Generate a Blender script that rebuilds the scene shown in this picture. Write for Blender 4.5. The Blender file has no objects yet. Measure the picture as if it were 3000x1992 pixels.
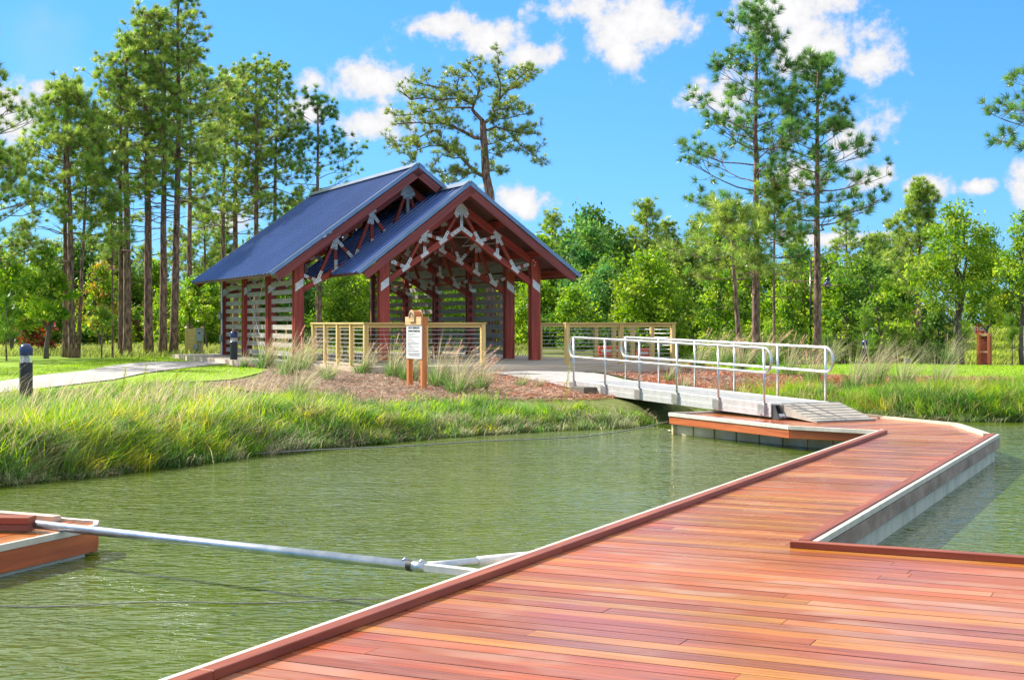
import bpy, bmesh, math, random
import numpy as np
from mathutils import Vector, Matrix, noise as mnoise
R = math.radians
PI = math.pi
scene = bpy.context.scene
COL = scene.collection

# ------------------------------------------------------------------ camera
EYE = 1.91
F = 4120.0
cam_d = bpy.data.cameras.new('camera')
cam = bpy.data.objects.new('camera', cam_d)
COL.objects.link(cam)
cam.location = (0, 0, EYE)
cam.rotation_euler = (R(90), 0, 0)
cam_d.sensor_width = 36
cam_d.lens = 36 * F / 3000
cam_d.shift_y = -51 / 3000
cam_d.clip_end = 3000
scene.camera = cam

# ------------------------------------------------------------------ sun, sky, exposure
SUN_DIR = Vector((-0.86, 0.50, 0.0)).normalized()
SUN_EL = R(38)
sd = Vector((SUN_DIR.x * math.cos(SUN_EL), SUN_DIR.y * math.cos(SUN_EL), math.sin(SUN_EL)))
sun_d = bpy.data.lights.new('sun', 'SUN')
sun_d.energy = 4.2
sun_d.angle = R(0.5)
sun_d.color = (1.0, 0.93, 0.82)
sun = bpy.data.objects.new('sun', sun_d)
COL.objects.link(sun)
sun.rotation_euler = sd.to_track_quat('Z', 'Y').to_euler()
scene.view_settings.view_transform = 'Standard'
scene.view_settings.look = 'None'
scene.view_settings.gamma = 1
scene.view_settings.use_curve_mapping = False
scene.view_settings.exposure = 1.2

world = bpy.data.worlds.new('World')
scene.world = world
world.use_nodes = True


GAMMA = .6
TINT = (.38, .82, 1.45)


def build_world():
    nt = world.node_tree
    N = nt.nodes
    L = nt.links
    N.clear()
    out = N.new('ShaderNodeOutputWorld')
    sky = N.new('ShaderNodeTexSky')
    sky.sky_type = 'NISHITA'
    sky.sun_disc = False
    sky.sun_elevation = SUN_EL
    sky.sun_rotation = math.atan2(SUN_DIR.x, SUN_DIR.y)
    sky.air_density = 1.0
    sky.dust_density = 0.3
    sky.ozone_density = 2.5
    hs = N.new('ShaderNodeHueSaturation')
    hs.inputs['Saturation'].default_value = 1.25
    hs.inputs['Hue'].default_value = 0.492
    L.new(sky.outputs[0], hs.inputs['Color'])
    bg = N.new('ShaderNodeBackground')
    bg.inputs['Strength'].default_value = 0.13
    gam = N.new('ShaderNodeGamma')
    gam.inputs['Gamma'].default_value = GAMMA
    L.new(hs.outputs[0], gam.inputs['Color'])
    tint = N.new('ShaderNodeMix')
    tint.data_type = 'RGBA'
    tint.blend_type = 'MULTIPLY'
    tint.inputs[0].default_value = 1
    tint.inputs[7].default_value = (*TINT, 1)
    L.new(gam.outputs[0], tint.inputs[6])
    L.new(tint.outputs[2], bg.inputs['Color'])
    # fair-weather clouds fixed on the sky by azimuth and height
    geo = N.new('ShaderNodeTexCoord')
    sep = N.new('ShaderNodeSeparateXYZ')
    L.new(geo.outputs['Generated'], sep.inputs[0])

    def m(op, a, b=None):
        n = N.new('ShaderNodeMath')
        n.operation = op
        for i, x in enumerate((a, b)):
            if x is None:
                continue
            if isinstance(x, (int, float)):
                n.inputs[i].default_value = x
            else:
                L.new(x, n.inputs[i])
        return n.outputs[0]
    az = m('ARCTAN2', sep.outputs[0], sep.outputs[1])
    el = m('ARCSINE', sep.outputs[2])
    comb = N.new('ShaderNodeCombineXYZ')
    L.new(az, comb.inputs[0])
    L.new(el, comb.inputs[1])
    nz = N.new('ShaderNodeTexNoise')
    nz.inputs['Scale'].default_value = 18
    nz.inputs['Detail'].default_value = 9
    nz.inputs['Roughness'].default_value = 0.62
    L.new(comb.outputs[0], nz.inputs['Vector'])
    nz2 = N.new('ShaderNodeTexNoise')
    nz2.inputs['Scale'].default_value = 75
    nz2.inputs['Detail'].default_value = 6
    nz2.inputs['Roughness'].default_value = 0.6
    L.new(comb.outputs[0], nz2.inputs['Vector'])
    blobs = [(1310, 80, 90, 40), (1420, 120, 120, 50), (1560, 165, 110, 40), (1690, 30, 130, 45), (1850, 70, 190, 85),
             (1990, 90, 120, 60), (1830, 155, 60, 40), (2270, 50, 160, 75), (2400, 120, 170, 80), (2560, 180, 95, 45), (2450, 10, 70, 35),
             (1060, 245, 130, 60), (1080, 370, 90, 60), (920, 240, 45, 35), (1535, 592, 85, 42), (30, 330, 110, 80), (170, 260, 70, 30),
             (2110, 270, 110, 75), (2500, 400, 100, 70), (2710, 552, 65, 32), (2870, 548, 45, 24), (3000, 530, 45, 80), (640, 640, 80, 45),
             (900, 330, 70, 40), (1420, 545, 25, 10), (2560, 520, 60, 40), (2330, 520, 70, 50), (1560, 760, 300, 26), (2500, 700, 200, 24),
             (-500, 300, 200, 90), (3500, 260, 260, 110), (-1000, 100, 220, 90), (1200, -500, 300, 120), (2300, -700, 300, 140), (400, -900, 260, 120)]
    tot = None
    for (u, v, ru, rv) in blobs:
        a0 = math.atan((u - 1500) / F)
        e0 = math.atan((945 - v) / F * math.cos(a0))
        dx = m('DIVIDE', m('SUBTRACT', az, a0), ru / F)
        dy = m('DIVIDE', m('SUBTRACT', el, e0), rv / F)
        r2 = m('ADD', m('MULTIPLY', dx, dx), m('MULTIPLY', dy, dy))
        g = m('POWER', 2.718, m('MULTIPLY', r2, -0.5))
        tot = g if tot is None else m('MAXIMUM', tot, g)
    dens = m('ADD', m('MULTIPLY', tot, 0.85), m('SUBTRACT', m('MULTIPLY', nz.outputs[0], 1.7), 0.87))
    dens = m('ADD', dens, m('SUBTRACT', m('MULTIPLY', nz2.outputs[0], 0.9), 0.45))
    # unseen broken cloud deck, added overhead for fill light and pale water reflections
    hi = N.new('ShaderNodeMapRange')
    hi.inputs['From Min'].default_value = R(12.6)
    hi.inputs['From Max'].default_value = R(19)
    hi.inputs['To Max'].default_value = .95
    L.new(el, hi.inputs['Value'])
    n3 = N.new('ShaderNodeTexNoise')
    n3.inputs['Scale'].default_value = 3.0
    n3.inputs['Detail'].default_value = 7
    L.new(geo.outputs['Generated'], n3.inputs['Vector'])
    dens = m('MAXIMUM', dens, m('ADD', hi.outputs[0], m('SUBTRACT', m('MULTIPLY', n3.outputs[0], 1.6), 0.8)))
    mr = N.new('ShaderNodeMapRange')
    mr.inputs['From Min'].default_value = 0.34
    mr.inputs['From Max'].default_value = 0.74
    mr.interpolation_type = 'SMOOTHSTEP'
    L.new(dens, mr.inputs['Value'])
    ramp = N.new('ShaderNodeMapRange')
    ramp.inputs['From Min'].default_value = 0.4
    ramp.inputs['From Max'].default_value = 1.0
    ramp.inputs['To Min'].default_value = 0.34
    ramp.inputs['To Max'].default_value = 0.46
    L.new(dens, ramp.inputs['Value'])
    bgc = N.new('ShaderNodeBackground')
    bgc.inputs['Color'].default_value = (0.98, 0.98, 1.0, 1)
    L.new(ramp.outputs[0], bgc.inputs['Strength'])
    mx = N.new('ShaderNodeMixShader')
    L.new(mr.outputs[0], mx.inputs[0])
    L.new(bg.outputs[0], mx.inputs[1])
    L.new(bgc.outputs[0], mx.inputs[2])
    L.new(mx.outputs[0], out.inputs[0])


build_world()

# ------------------------------------------------------------------ materials
MATS = {}


def _mat(name):
    m = bpy.data.materials.new(name)
    m.use_nodes = True
    nt = m.node_tree
    return m, nt, nt.nodes, nt.links, nt.nodes['Principled BSDF']


def noise_mat(name, c1, c2, scale=8, detail=6, rough=0.7, bump=0.3, bscale=None, coord='Object', stretch=(1, 1, 1),
              metallic=0.0, c3=None, attr=False, spec=0.5, bdist=0.02, r2=None, contrast=(0.3, 0.7)):
    m, nt, N, L, P = _mat(name)
    tc = N.new('ShaderNodeTexCoord')
    mp = N.new('ShaderNodeMapping')
    mp.inputs['Scale'].default_value = stretch
    L.new(tc.outputs[coord], mp.inputs[0])
    n = N.new('ShaderNodeTexNoise')
    n.inputs['Scale'].default_value = scale
    n.inputs['Detail'].default_value = detail
    n.inputs['Roughness'].default_value = 0.62
    L.new(mp.outputs[0], n.inputs['Vector'])
    cr = N.new('ShaderNodeValToRGB')
    cr.color_ramp.elements[0].position = contrast[0]
    cr.color_ramp.elements[1].position = contrast[1]
    cr.color_ramp.elements[0].color = (*c1, 1)
    cr.color_ramp.elements[1].color = (*c2, 1)
    if c3:
        e = cr.color_ramp.elements.new((contrast[0] + contrast[1]) / 2)
        e.color = (*c3, 1)
    L.new(n.outputs[0], cr.inputs[0])
    col = cr.outputs[0]
    if attr:
        a = N.new('ShaderNodeAttribute')
        a.attribute_name = 'Col'
        mx = N.new('ShaderNodeMix')
        mx.data_type = 'RGBA'
        mx.blend_type = 'MULTIPLY'
        mx.inputs[0].default_value = 1
        L.new(a.outputs['Color'], mx.inputs[6])
        L.new(col, mx.inputs[7])
        col = mx.outputs[2]
    L.new(col, P.inputs['Base Color'])
    P.inputs['Roughness'].default_value = rough
    P.inputs['Metallic'].default_value = metallic
    P.inputs['Specular IOR Level'].default_value = spec
    if r2 is not None:
        mr = N.new('ShaderNodeMapRange')
        mr.inputs['To Min'].default_value = rough
        mr.inputs['To Max'].default_value = r2
        L.new(n.outputs[0], mr.inputs[0])
        L.new(mr.outputs[0], P.inputs['Roughness'])
    if bump:
        b = N.new('ShaderNodeBump')
        b.inputs['Strength'].default_value = bump
        b.inputs['Distance'].default_value = bdist
        if bscale:
            n2 = N.new('ShaderNodeTexNoise')
            n2.inputs['Scale'].default_value = bscale
            n2.inputs['Detail'].default_value = 5
            L.new(mp.outputs[0], n2.inputs['Vector'])
            L.new(n2.outputs[0], b.inputs['Height'])
        else:
            L.new(n.outputs[0], b.inputs['Height'])
        L.new(b.outputs[0], P.inputs['Normal'])
    m.diffuse_color = (*c2, 1)
    MATS[name] = m
    return m


def leaf_mat(name, tint=(1, 1, 1), trans=0.45, rough=0.5, spec=0.25):
    """foliage: base colour from the face colour, light passing through the blade"""
    m, nt, N, L, P = _mat(name)
    a = N.new('ShaderNodeAttribute')
    a.attribute_name = 'Col'
    mx = N.new('ShaderNodeMix')
    mx.data_type = 'RGBA'
    mx.blend_type = 'MULTIPLY'
    mx.inputs[0].default_value = 1
    mx.inputs[7].default_value = (*tint, 1)
    L.new(a.outputs['Color'], mx.inputs[6])
    P.inputs['Roughness'].default_value = rough
    P.inputs['Specular IOR Level'].default_value = spec
    L.new(mx.outputs[2], P.inputs['Base Color'])
    tr = N.new('ShaderNodeBsdfTranslucent')
    hs = N.new('ShaderNodeHueSaturation')
    hs.inputs['Hue'].default_value = 0.49
    hs.inputs['Saturation'].default_value = 1.1
    hs.inputs['Value'].default_value = 1.5
    L.new(mx.outputs[2], hs.inputs['Color'])
    L.new(hs.outputs[0], tr.inputs['Color'])
    ms = N.new('ShaderNodeMixShader')
    ms.inputs[0].default_value = trans
    L.new(P.outputs[0], ms.inputs[1])
    L.new(tr.outputs[0], ms.inputs[2])
    L.new(ms.outputs[0], N['Material Output'].inputs[0])
    MATS[name] = m
    return m


def plain(name, c, rough=0.5, metallic=0.0, bump=0.0, var=0.85):
    return noise_mat(name, tuple(x * var for x in c), c, scale=6, rough=rough, metallic=metallic, bump=bump)


WOOD = (26, 1.2, 26)
# wood: UV runs along the board
M_post = noise_mat('stained_timber', (.17, .020, .012), (.50, .085, .042), scale=1.6, detail=8, rough=.42, coord='UV', stretch=(.5, 9, 1), bump=.15, c3=(.33, .042, .024), r2=.62)
M_barge = noise_mat('maroon_barge_timber', (.10, .018, .016), (.28, .055, .040), scale=1.6, detail=8, rough=.45, coord='UV', stretch=(.5, 9, 1), bump=.15, c3=(.19, .034, .028))
M_postdark = noise_mat('dark_timber', (.10, .030, .022), (.28, .09, .06), scale=1.6, detail=8, rough=.5, coord='UV', stretch=(.5, 9, 1), bump=.15)
M_grey = noise_mat('weathered_board', (.20, .19, .165), (.52, .49, .43), scale=1.5, detail=9, rough=.75, coord='UV', stretch=(.8, 16, 1), bump=.3, c3=(.36, .335, .285))
M_yellow = noise_mat('treated_pine', (.42, .27, .08), (.72, .54, .22), scale=1.5, detail=8, rough=.6, coord='UV', stretch=(.6, 12, 1), bump=.15, c3=(.60, .43, .15))
M_cedar = noise_mat('orange_cedar', (.46, .14, .03), (.82, .34, .09), scale=1.5, detail=8, rough=.55, coord='UV', stretch=(.6, 12, 1), bump=.15, c3=(.55, .18, .045))
M_cedarpale = noise_mat('pale_cedar', (.55, .33, .14), (.80, .56, .30), scale=1.5, detail=8, rough=.55, coord='UV', stretch=(.6, 12, 1), bump=.15)
M_paledeck = noise_mat('bleached_timber', (.45, .34, .24), (.72, .60, .46), scale=1.5, detail=8, rough=.6, coord='UV', stretch=(.6, 10, 1), bump=.15)
M_kerb = noise_mat('red_hardwood', (.15, .030, .015), (.34, .095, .045), scale=1.4, detail=8, rough=.35, coord='UV', stretch=(.7, 10, 1), bump=.12, c3=(.25, .055, .026), r2=.55)
M_fascia = noise_mat('hardwood_fascia', (.26, .05, .015), (.55, .15, .04), scale=1.2, detail=8, rough=.4, coord='UV', stretch=(.7, 10, 1), bump=.12)
M_fasciapale = noise_mat('sunlit_fascia', (.60, .44, .32), (.86, .76, .62), scale=1.3, detail=8, rough=.55, coord='UV', stretch=(.9, 3, 1), bump=.12, c3=(.74, .58, .44))  # paler copy of the hardwood fascia, with sunlight put into its colour
M_fasciagrey = noise_mat('silvered_fascia', (.16, .11, .085), (.40, .32, .27), scale=1.3, detail=8, rough=.6, coord='UV', stretch=(1.2, 2.5, 1), bump=.12)
M_roof = noise_mat('blue_metal_roof', (.035, .085, .25), (.055, .125, .34), scale=.5, rough=.26, metallic=.30, bump=0, spec=.8)
M_trim = noise_mat('slate_metal_trim', (.16, .21, .30), (.24, .30, .40), scale=2, rough=.30, metallic=.6, bump=.02)
M_galv = noise_mat('galvanised_steel', (.42, .46, .50), (.72, .75, .78), scale=14, rough=.38, metallic=.75, bump=.05, bscale=30)
M_pipe = noise_mat('galvanised_pipe', (.30, .38, .46), (.62, .68, .74), scale=5, detail=9, rough=.32, metallic=.85, bump=.05, bscale=30, stretch=(1, 1, 1))
M_plate = noise_mat('zinc_plate', (.55, .58, .60), (.80, .82, .83), scale=9, rough=.5, metallic=.25, bump=.03)
M_alu = noise_mat('mill_aluminium', (.48, .49, .50), (.66, .67, .68), scale=5, rough=.30, metallic=.8, bump=.03, stretch=(1, 1, 6))
M_aluwhite = noise_mat('aluminium_planking', (.46, .47, .48), (.62, .62, .62), scale=7, rough=.45, metallic=.35, bump=.04)
M_strip = noise_mat('white_edge_strip', (.46, .45, .40), (.66, .64, .57), scale=5, rough=.5, metallic=.15, bump=.03)
M_float = noise_mat('float_plastic', (.44, .46, .38), (.66, .68, .58), scale=2.5, rough=.55, bump=.12, bscale=9, c3=(.58, .60, .50))
M_floatyel = noise_mat('stained_float', (.45, .38, .16), (.70, .66, .48), scale=2.2, rough=.6, bump=.15, bscale=9)
M_dark = plain('black_rubber', (.02, .02, .02), rough=.6)
M_bolt = plain('bolt_steel', (.10, .11, .12), rough=.4, metallic=.6)
M_black = noise_mat('black_paint', (.012, .013, .018), (.03, .032, .04), scale=20, rough=.22, bump=.02)
M_bluecap = noise_mat('navy_enamel', (.02, .03, .10), (.03, .05, .16), scale=20, rough=.18, bump=.02)
M_concrete = noise_mat('concrete', (.26, .26, .26), (.44, .43, .42), scale=3, detail=10, rough=.85, bump=.15, bscale=40)
M_asphalt = noise_mat('asphalt', (.10, .10, .10), (.22, .21, .20), scale=8, detail=8, rough=.9, bump=.2, bscale=60)
M_bark = noise_mat('pine_bark', (.06, .038, .032), (.42, .26, .20), scale=7, detail=9, rough=.9, bump=1.0, bdist=.05, stretch=(2.2, 2.2, .55), c3=(.22, .135, .11), contrast=(.38, .64))
M_bark2 = noise_mat('oak_bark', (.04, .035, .03), (.17, .15, .12), scale=9, detail=8, rough=.9, bump=.6, stretch=(2, 2, .5))
M_white = plain('white_paint', (.75, .76, .78), rough=.5)
M_signface = plain('sign_panel_face', (.62, .64, .64), rough=.45, var=.96)
M_ink = plain('dark_lettering', (.03, .035, .05), rough=.6)
M_red = plain('red_sign_sheet', (.60, .03, .02), rough=.4)
M_orangeplastic = plain('orange_plastic', (.80, .09, .02), rough=.5)
M_greybox = plain('grey_enclosure', (.30, .34, .36), rough=.45, metallic=.2)
M_greensign = plain('green_sign_sheet', (.01, .25, .16), rough=.4)
M_rope = noise_mat('grey_rope', (.14, .14, .14), (.34, .34, .33), scale=60, rough=.8, bump=.3)
M_needle = leaf_mat('pine_needles', trans=.40, rough=.33, spec=.7)
M_leaf = leaf_mat('broad_leaves', trans=.45, rough=.5)
M_grass = leaf_mat('grass_blades', trans=.40, rough=.55)
M_straw = leaf_mat('pine_straw', trans=.1, rough=.8)


def glass_mat():
    m, nt, N, L, P = _mat('clear_lens')
    P.inputs['Base Color'].default_value = (.85, .88, .9, 1)
    P.inputs['Roughness'].default_value = .12
    P.inputs['Transmission Weight'].default_value = .75
    P.inputs['IOR'].default_value = 1.3
    return m


M_lens = glass_mat()


def ground_mat(name, cols, scale, bumpd=.05, fine=30):
    m, nt, N, L, P = _mat(name)
    tc = N.new('ShaderNodeTexCoord')
    n = N.new('ShaderNodeTexNoise')
    n.inputs['Scale'].default_value = scale
    n.inputs['Detail'].default_value = 8
    n.inputs['Roughness'].default_value = .65
    L.new(tc.outputs['Object'], n.inputs['Vector'])
    n2 = N.new('ShaderNodeTexNoise')
    n2.inputs['Scale'].default_value = fine
    n2.inputs['Detail'].default_value = 6
    L.new(tc.outputs['Object'], n2.inputs['Vector'])
    mix = N.new('ShaderNodeMix')
    mix.inputs[0].default_value = .45
    L.new(n.outputs[0], mix.inputs[2])
    L.new(n2.outputs[0], mix.inputs[3])
    cr = N.new('ShaderNodeValToRGB')
    k = len(cols)
    el = cr.color_ramp.elements
    el[0].position = .36
    el[0].color = (*cols[0], 1)
    el[1].position = .64
    el[1].color = (*cols[-1], 1)
    for i in range(1, k - 1):
        e = el.new(.36 + .28 * i / (k - 1))
        e.color = (*cols[i], 1)
    L.new(mix.outputs[0], cr.inputs[0])
    L.new(cr.outputs[0], P.inputs['Base Color'])
    P.inputs['Roughness'].default_value = .95
    P.inputs['Specular IOR Level'].default_value = .2
    b = N.new('ShaderNodeBump')
    b.inputs['Strength'].default_value = .7
    b.inputs['Distance'].default_value = bumpd
    L.new(mix.outputs[0], b.inputs['Height'])
    L.new(b.outputs[0], P.inputs['Normal'])
    return m


M_ground = ground_mat('rough_ground', [(.07, .085, .025), (.13, .16, .04), (.22, .21, .09)], .35, fine=9)
M_lawn = ground_mat('mown_lawn', [(.15, .27, .02), (.21, .35, .025), (.28, .42, .04)], .9, bumpd=.03, fine=45)
M_mulch = ground_mat('pine_straw_mulch', [(.09, .055, .038), (.20, .12, .08), (.38, .26, .18)], 1.6, bumpd=.06, fine=38)
M_gravel = ground_mat('pale_mulch', [(.22, .16, .12), (.38, .30, .22), (.55, .46, .36)], 2.5, bumpd=.05, fine=40)
M_mud = ground_mat('pond_bed', [(.03, .035, .012), (.06, .06, .025)], 1.0)


def water_mat():
    m, nt, N, L, P = _mat('pond_water')
    tc = N.new('ShaderNodeTexCoord')
    mp = N.new('ShaderNodeMapping')
    mp.inputs['Rotation'].default_value = (0, 0, R(8))
    mp.inputs['Scale'].default_value = (.60, 1.25, 1)
    L.new(tc.outputs['Object'], mp.inputs[0])

    def nz(sc, det, dist=0.0):
        n = N.new('ShaderNodeTexNoise')
        n.inputs['Scale'].default_value = sc
        n.inputs['Detail'].default_value = det
        n.inputs['Roughness'].default_value = .5
        n.inputs['Distortion'].default_value = dist
        L.new(mp.outputs[0], n.inputs['Vector'])
        return n.outputs[0]
    a = nz(6.5, 1.5, 1.0)
    b_ = nz(19, 1, .4)
    c = nz(1.1, 2)
    m1 = N.new('ShaderNodeMath')
    m1.operation = 'MULTIPLY_ADD'
    L.new(b_, m1.inputs[0])
    m1.inputs[1].default_value = .22
    L.new(a, m1.inputs[2])
    m2 = N.new('ShaderNodeMath')
    m2.operation = 'MULTIPLY_ADD'
    L.new(c, m2.inputs[0])
    m2.inputs[1].default_value = .9
    L.new(m1.outputs[0], m2.inputs[2])
    bm = N.new('ShaderNodeBump')
    g_ = nz(.16, 2)
    gr = N.new('ShaderNodeMapRange')
    gr.inputs['From Min'].default_value = .35
    gr.inputs['From Max'].default_value = .65
    gr.inputs['To Min'].default_value = .40
    gr.inputs['To Max'].default_value = 1.0
    L.new(g_, gr.inputs[0])
    L.new(gr.outputs[0], bm.inputs['Strength'])
    bm.inputs['Distance'].default_value = .085
    L.new(m2.outputs[0], bm.inputs['Height'])
    L.new(bm.outputs[0], P.inputs['Normal'])
    cr = N.new('ShaderNodeValToRGB')
    cr.color_ramp.elements[0].color = (.050, .092, .001, 1)
    cr.color_ramp.elements[1].color = (.095, .140, .003, 1)
    L.new(c, cr.inputs[0])
    L.new(cr.outputs[0], P.inputs['Base Color'])
    P.inputs['Roughness'].default_value = .07
    P.inputs['IOR'].default_value = 1.75
    P.inputs['Specular IOR Level'].default_value = .5
    return m


M_water = water_mat()

# ------------------------------------------------------------------ object helpers


def tag(o, label=None, cat=None, group=None, kind=None):
    if label:
        o['label'] = label
    if cat:
        o['category'] = cat
    if group:
        o['group'] = group
    if kind:
        o['kind'] = kind
    return o


def empty(name, loc, rz=0, label=None, cat=None, group=None):
    o = bpy.data.objects.new(name, None)
    COL.objects.link(o)
    o.location = loc
    o.rotation_euler = (0, 0, rz)
    o.empty_display_size = .3
    return tag(o, label, cat, group)


def copy_tree(o, parent=None):
    c = o.copy()
    COL.objects.link(c)
    if parent:
        c.parent = parent
    for ch in [x for x in o.children]:
        copy_tree(ch, c)
    return c


class MB:
    def __init__(self):
        self.v = []
        self.f = []
        self.uv = []
        self.c = []
        self.mi = []

    def mark(self, k):
        self.mi += [k] * (len(self.f) - len(self.mi))

    def face(self, pts, uvs=None, col=None):
        i = len(self.v)
        self.v += [tuple(p) for p in pts]
        self.f.append(tuple(range(i, i + len(pts))))
        self.uv.append(uvs or [(0, 0)] * len(pts))
        self.c.append(col or (1, 1, 1))
        return self

    def bar(self, p0, p1, w, h, up=(0, 0, 1), col=None, uo=None):
        """box beam from p0 to p1, w across, h along 'up'"""
        p0 = Vector(p0)
        p1 = Vector(p1)
        d = p1 - p0
        ln = d.length
        d.normalize()
        upv = Vector(up)
        s = d.cross(upv)
        if s.length < 1e-4:
            s = d.cross(Vector((0, 1, 0)))
        s.normalize()
        t = s.cross(d).normalized()
        s = s * (w / 2)
        t = t * (h / 2)
        q = [p0 - s - t, p0 + s - t, p0 + s + t, p0 - s + t, p1 - s - t, p1 + s - t, p1 + s + t, p1 - s + t]
        o = random.uniform(0, 50) if uo is None else uo
        vv = [0, w, w + h, 2 * w + h, 2 * w + 2 * h]
        quads = [(0, 1, 5, 4, 0), (1, 2, 6, 5, 1), (2, 3, 7, 6, 2), (3, 0, 4, 7, 3)]
        for a, b, c, e, k in quads:
            u0, u1 = vv[k] + o, vv[k + 1] + o
            self.face([q[a], q[b], q[c], q[e]], [(o, u0), (o, u1), (o + ln, u1), (o + ln, u0)], col)
        self.face([q[3], q[2], q[1], q[0]], [(o, o), (o + .02, o), (o + .02, o + h), (o, o + h)], col)
        self.face([q[4], q[5], q[6], q[7]], [(o, o), (o + .02, o), (o + .02, o + h), (o, o + h)], col)
        return self

    def box(self, x0, x1, y0, y1, z0, z1, col=None):
        dx, dy, dz = x1 - x0, y1 - y0, z1 - z0
        cx, cy, cz = (x0 + x1) / 2, (y0 + y1) / 2, (z0 + z1) / 2
        if dx >= dy and dx >= dz:
            return self.bar((x0, cy, cz), (x1, cy, cz), dy, dz, col=col)
        if dy >= dx and dy >= dz:
            return self.bar((cx, y0, cz), (cx, y1, cz), dx, dz, col=col)
        return self.bar((cx, cy, z0), (cx, cy, z1), dx, dy, up=(0, 1, 0), col=col)

    def tube(self, path, r, n=10, caps=True, col=None):
        path = [Vector(p) for p in path]
        rs = r if isinstance(r, (list, tuple)) else [r] * len(path)
        rings = []
        prev = None
        ln = 0
        lens = []
        for i, p in enumerate(path):
            if i:
                ln += (p - path[i - 1]).length
            lens.append(ln)
            a = path[max(i - 1, 0)]
            b = path[min(i + 1, len(path) - 1)]
            d = (b - a).normalized()
            if prev is None:
                s = d.cross(Vector((0, 0, 1)))
                if s.length < .1:
                    s = d.cross(Vector((0, 1, 0)))
            else:
                s = prev - d * prev.dot(d)
            s.normalize()
            prev = s
            t = d.cross(s)
            i0 = len(self.v)
            for k in range(n):
                an = 2 * PI * k / n
                self.v.append(tuple(p + (s * math.cos(an) + t * math.sin(an)) * rs[i]))
            rings.append(i0)
        for i in range(len(path) - 1):
            for k in range(n):
                a = rings[i] + k
                b = rings[i] + (k + 1) % n
                c = rings[i + 1] + (k + 1) % n
                e = rings[i + 1] + k
                self.f.append((a, b, c, e))
                self.uv.append([(lens[i], k / n), (lens[i], (k + 1) / n), (lens[i + 1], (k + 1) / n), (lens[i + 1], k / n)])
                self.c.append(col or (1, 1, 1))
        if caps:
            self.f.append(tuple(rings[0] + k for k in range(n))[::-1])
            self.uv.append([(0, 0)] * n)
            self.c.append(col or (1, 1, 1))
            self.f.append(tuple(rings[-1] + k for k in range(n)))
            self.uv.append([(0, 0)] * n)
            self.c.append(col or (1, 1, 1))
        return self

    def lathe(self, prof, n=20, o=(0, 0, 0)):
        rings = []
        for (r, z) in prof:
            i0 = len(self.v)
            for k in range(n):
                an = 2 * PI * k / n
                self.v.append((o[0] + r * math.cos(an), o[1] + r * math.sin(an), o[2] + z))
            rings.append(i0)
        for i in range(len(prof) - 1):
            for k in range(n):
                self.f.append((rings[i] + k, rings[i] + (k + 1) % n, rings[i + 1] + (k + 1) % n, rings[i + 1] + k))
                self.uv.append([(0, 0)] * 4)
                self.c.append((1, 1, 1))
        for rr, rev in ((rings[0], True), (rings[-1], False)):
            t = tuple(rr + k for k in range(n))
            self.f.append(t[::-1] if rev else t)
            self.uv.append([(0, 0)] * n)
            self.c.append((1, 1, 1))
        return self

    def prism(self, poly, z0, z1, fr=None, uvs=1.0, col=None):
        """poly: 2D points; fr maps (x, y, z) to 3D"""
        fr = fr or (lambda x, y, z: (x, y, z))
        n = len(poly)
        self.face([fr(x, y, z1) for x, y in poly], [(x, y) for x, y in poly], col)
        self.face([fr(x, y, z0) for x, y in poly[::-1]], [(x, y) for x, y in poly[::-1]], col)
        for i in range(n):
            a = poly[i]
            b = poly[(i + 1) % n]
            l = math.hypot(b[0] - a[0], b[1] - a[1])
            self.face([fr(a[0], a[1], z0), fr(b[0], b[1], z0), fr(b[0], b[1], z1), fr(a[0], a[1], z1)],
                      [(0, z0), (l, z0), (l, z1), (0, z1)], col)
        return self

    def build(self, name, mat, parent=None, smooth=False, bevel=0.0, col=False, mat2=None):
        me = bpy.data.meshes.new(name)
        me.from_pydata(self.v, [], self.f)
        ul = me.uv_layers.new(name='UVMap')
        flat = [x for f in self.uv for p in f for x in p]
        ul.data.foreach_set('uv', flat)
        if col:
            at = me.attributes.new('Col', 'FLOAT_COLOR', 'FACE')
            at.data.foreach_set('color', [x for c in self.c for x in (*c, 1)])
        bm = bmesh.new()
        bm.from_mesh(me)
        bmesh.ops.remove_doubles(bm, verts=bm.verts, dist=.00005)
        bmesh.ops.recalc_face_normals(bm, faces=bm.faces)
        bm.to_mesh(me)
        bm.free()
        me.materials.append(mat)
        if mat2:
            self.mark(0)
            me.materials.append(mat2)
            for i, pl_ in enumerate(me.polygons):
                pl_.material_index = self.mi[i]
        if smooth:
            me.polygons.foreach_set('use_smooth', [True] * len(me.polygons))
        o = bpy.data.objects.new(name, me)
        COL.objects.link(o)
        if parent:
            o.parent = parent
        if bevel:
            b = o.modifiers.new('bevel', 'BEVEL')
            b.width = bevel
            b.segments = 1
            b.limit_method = 'ANGLE'
        return o


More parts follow.
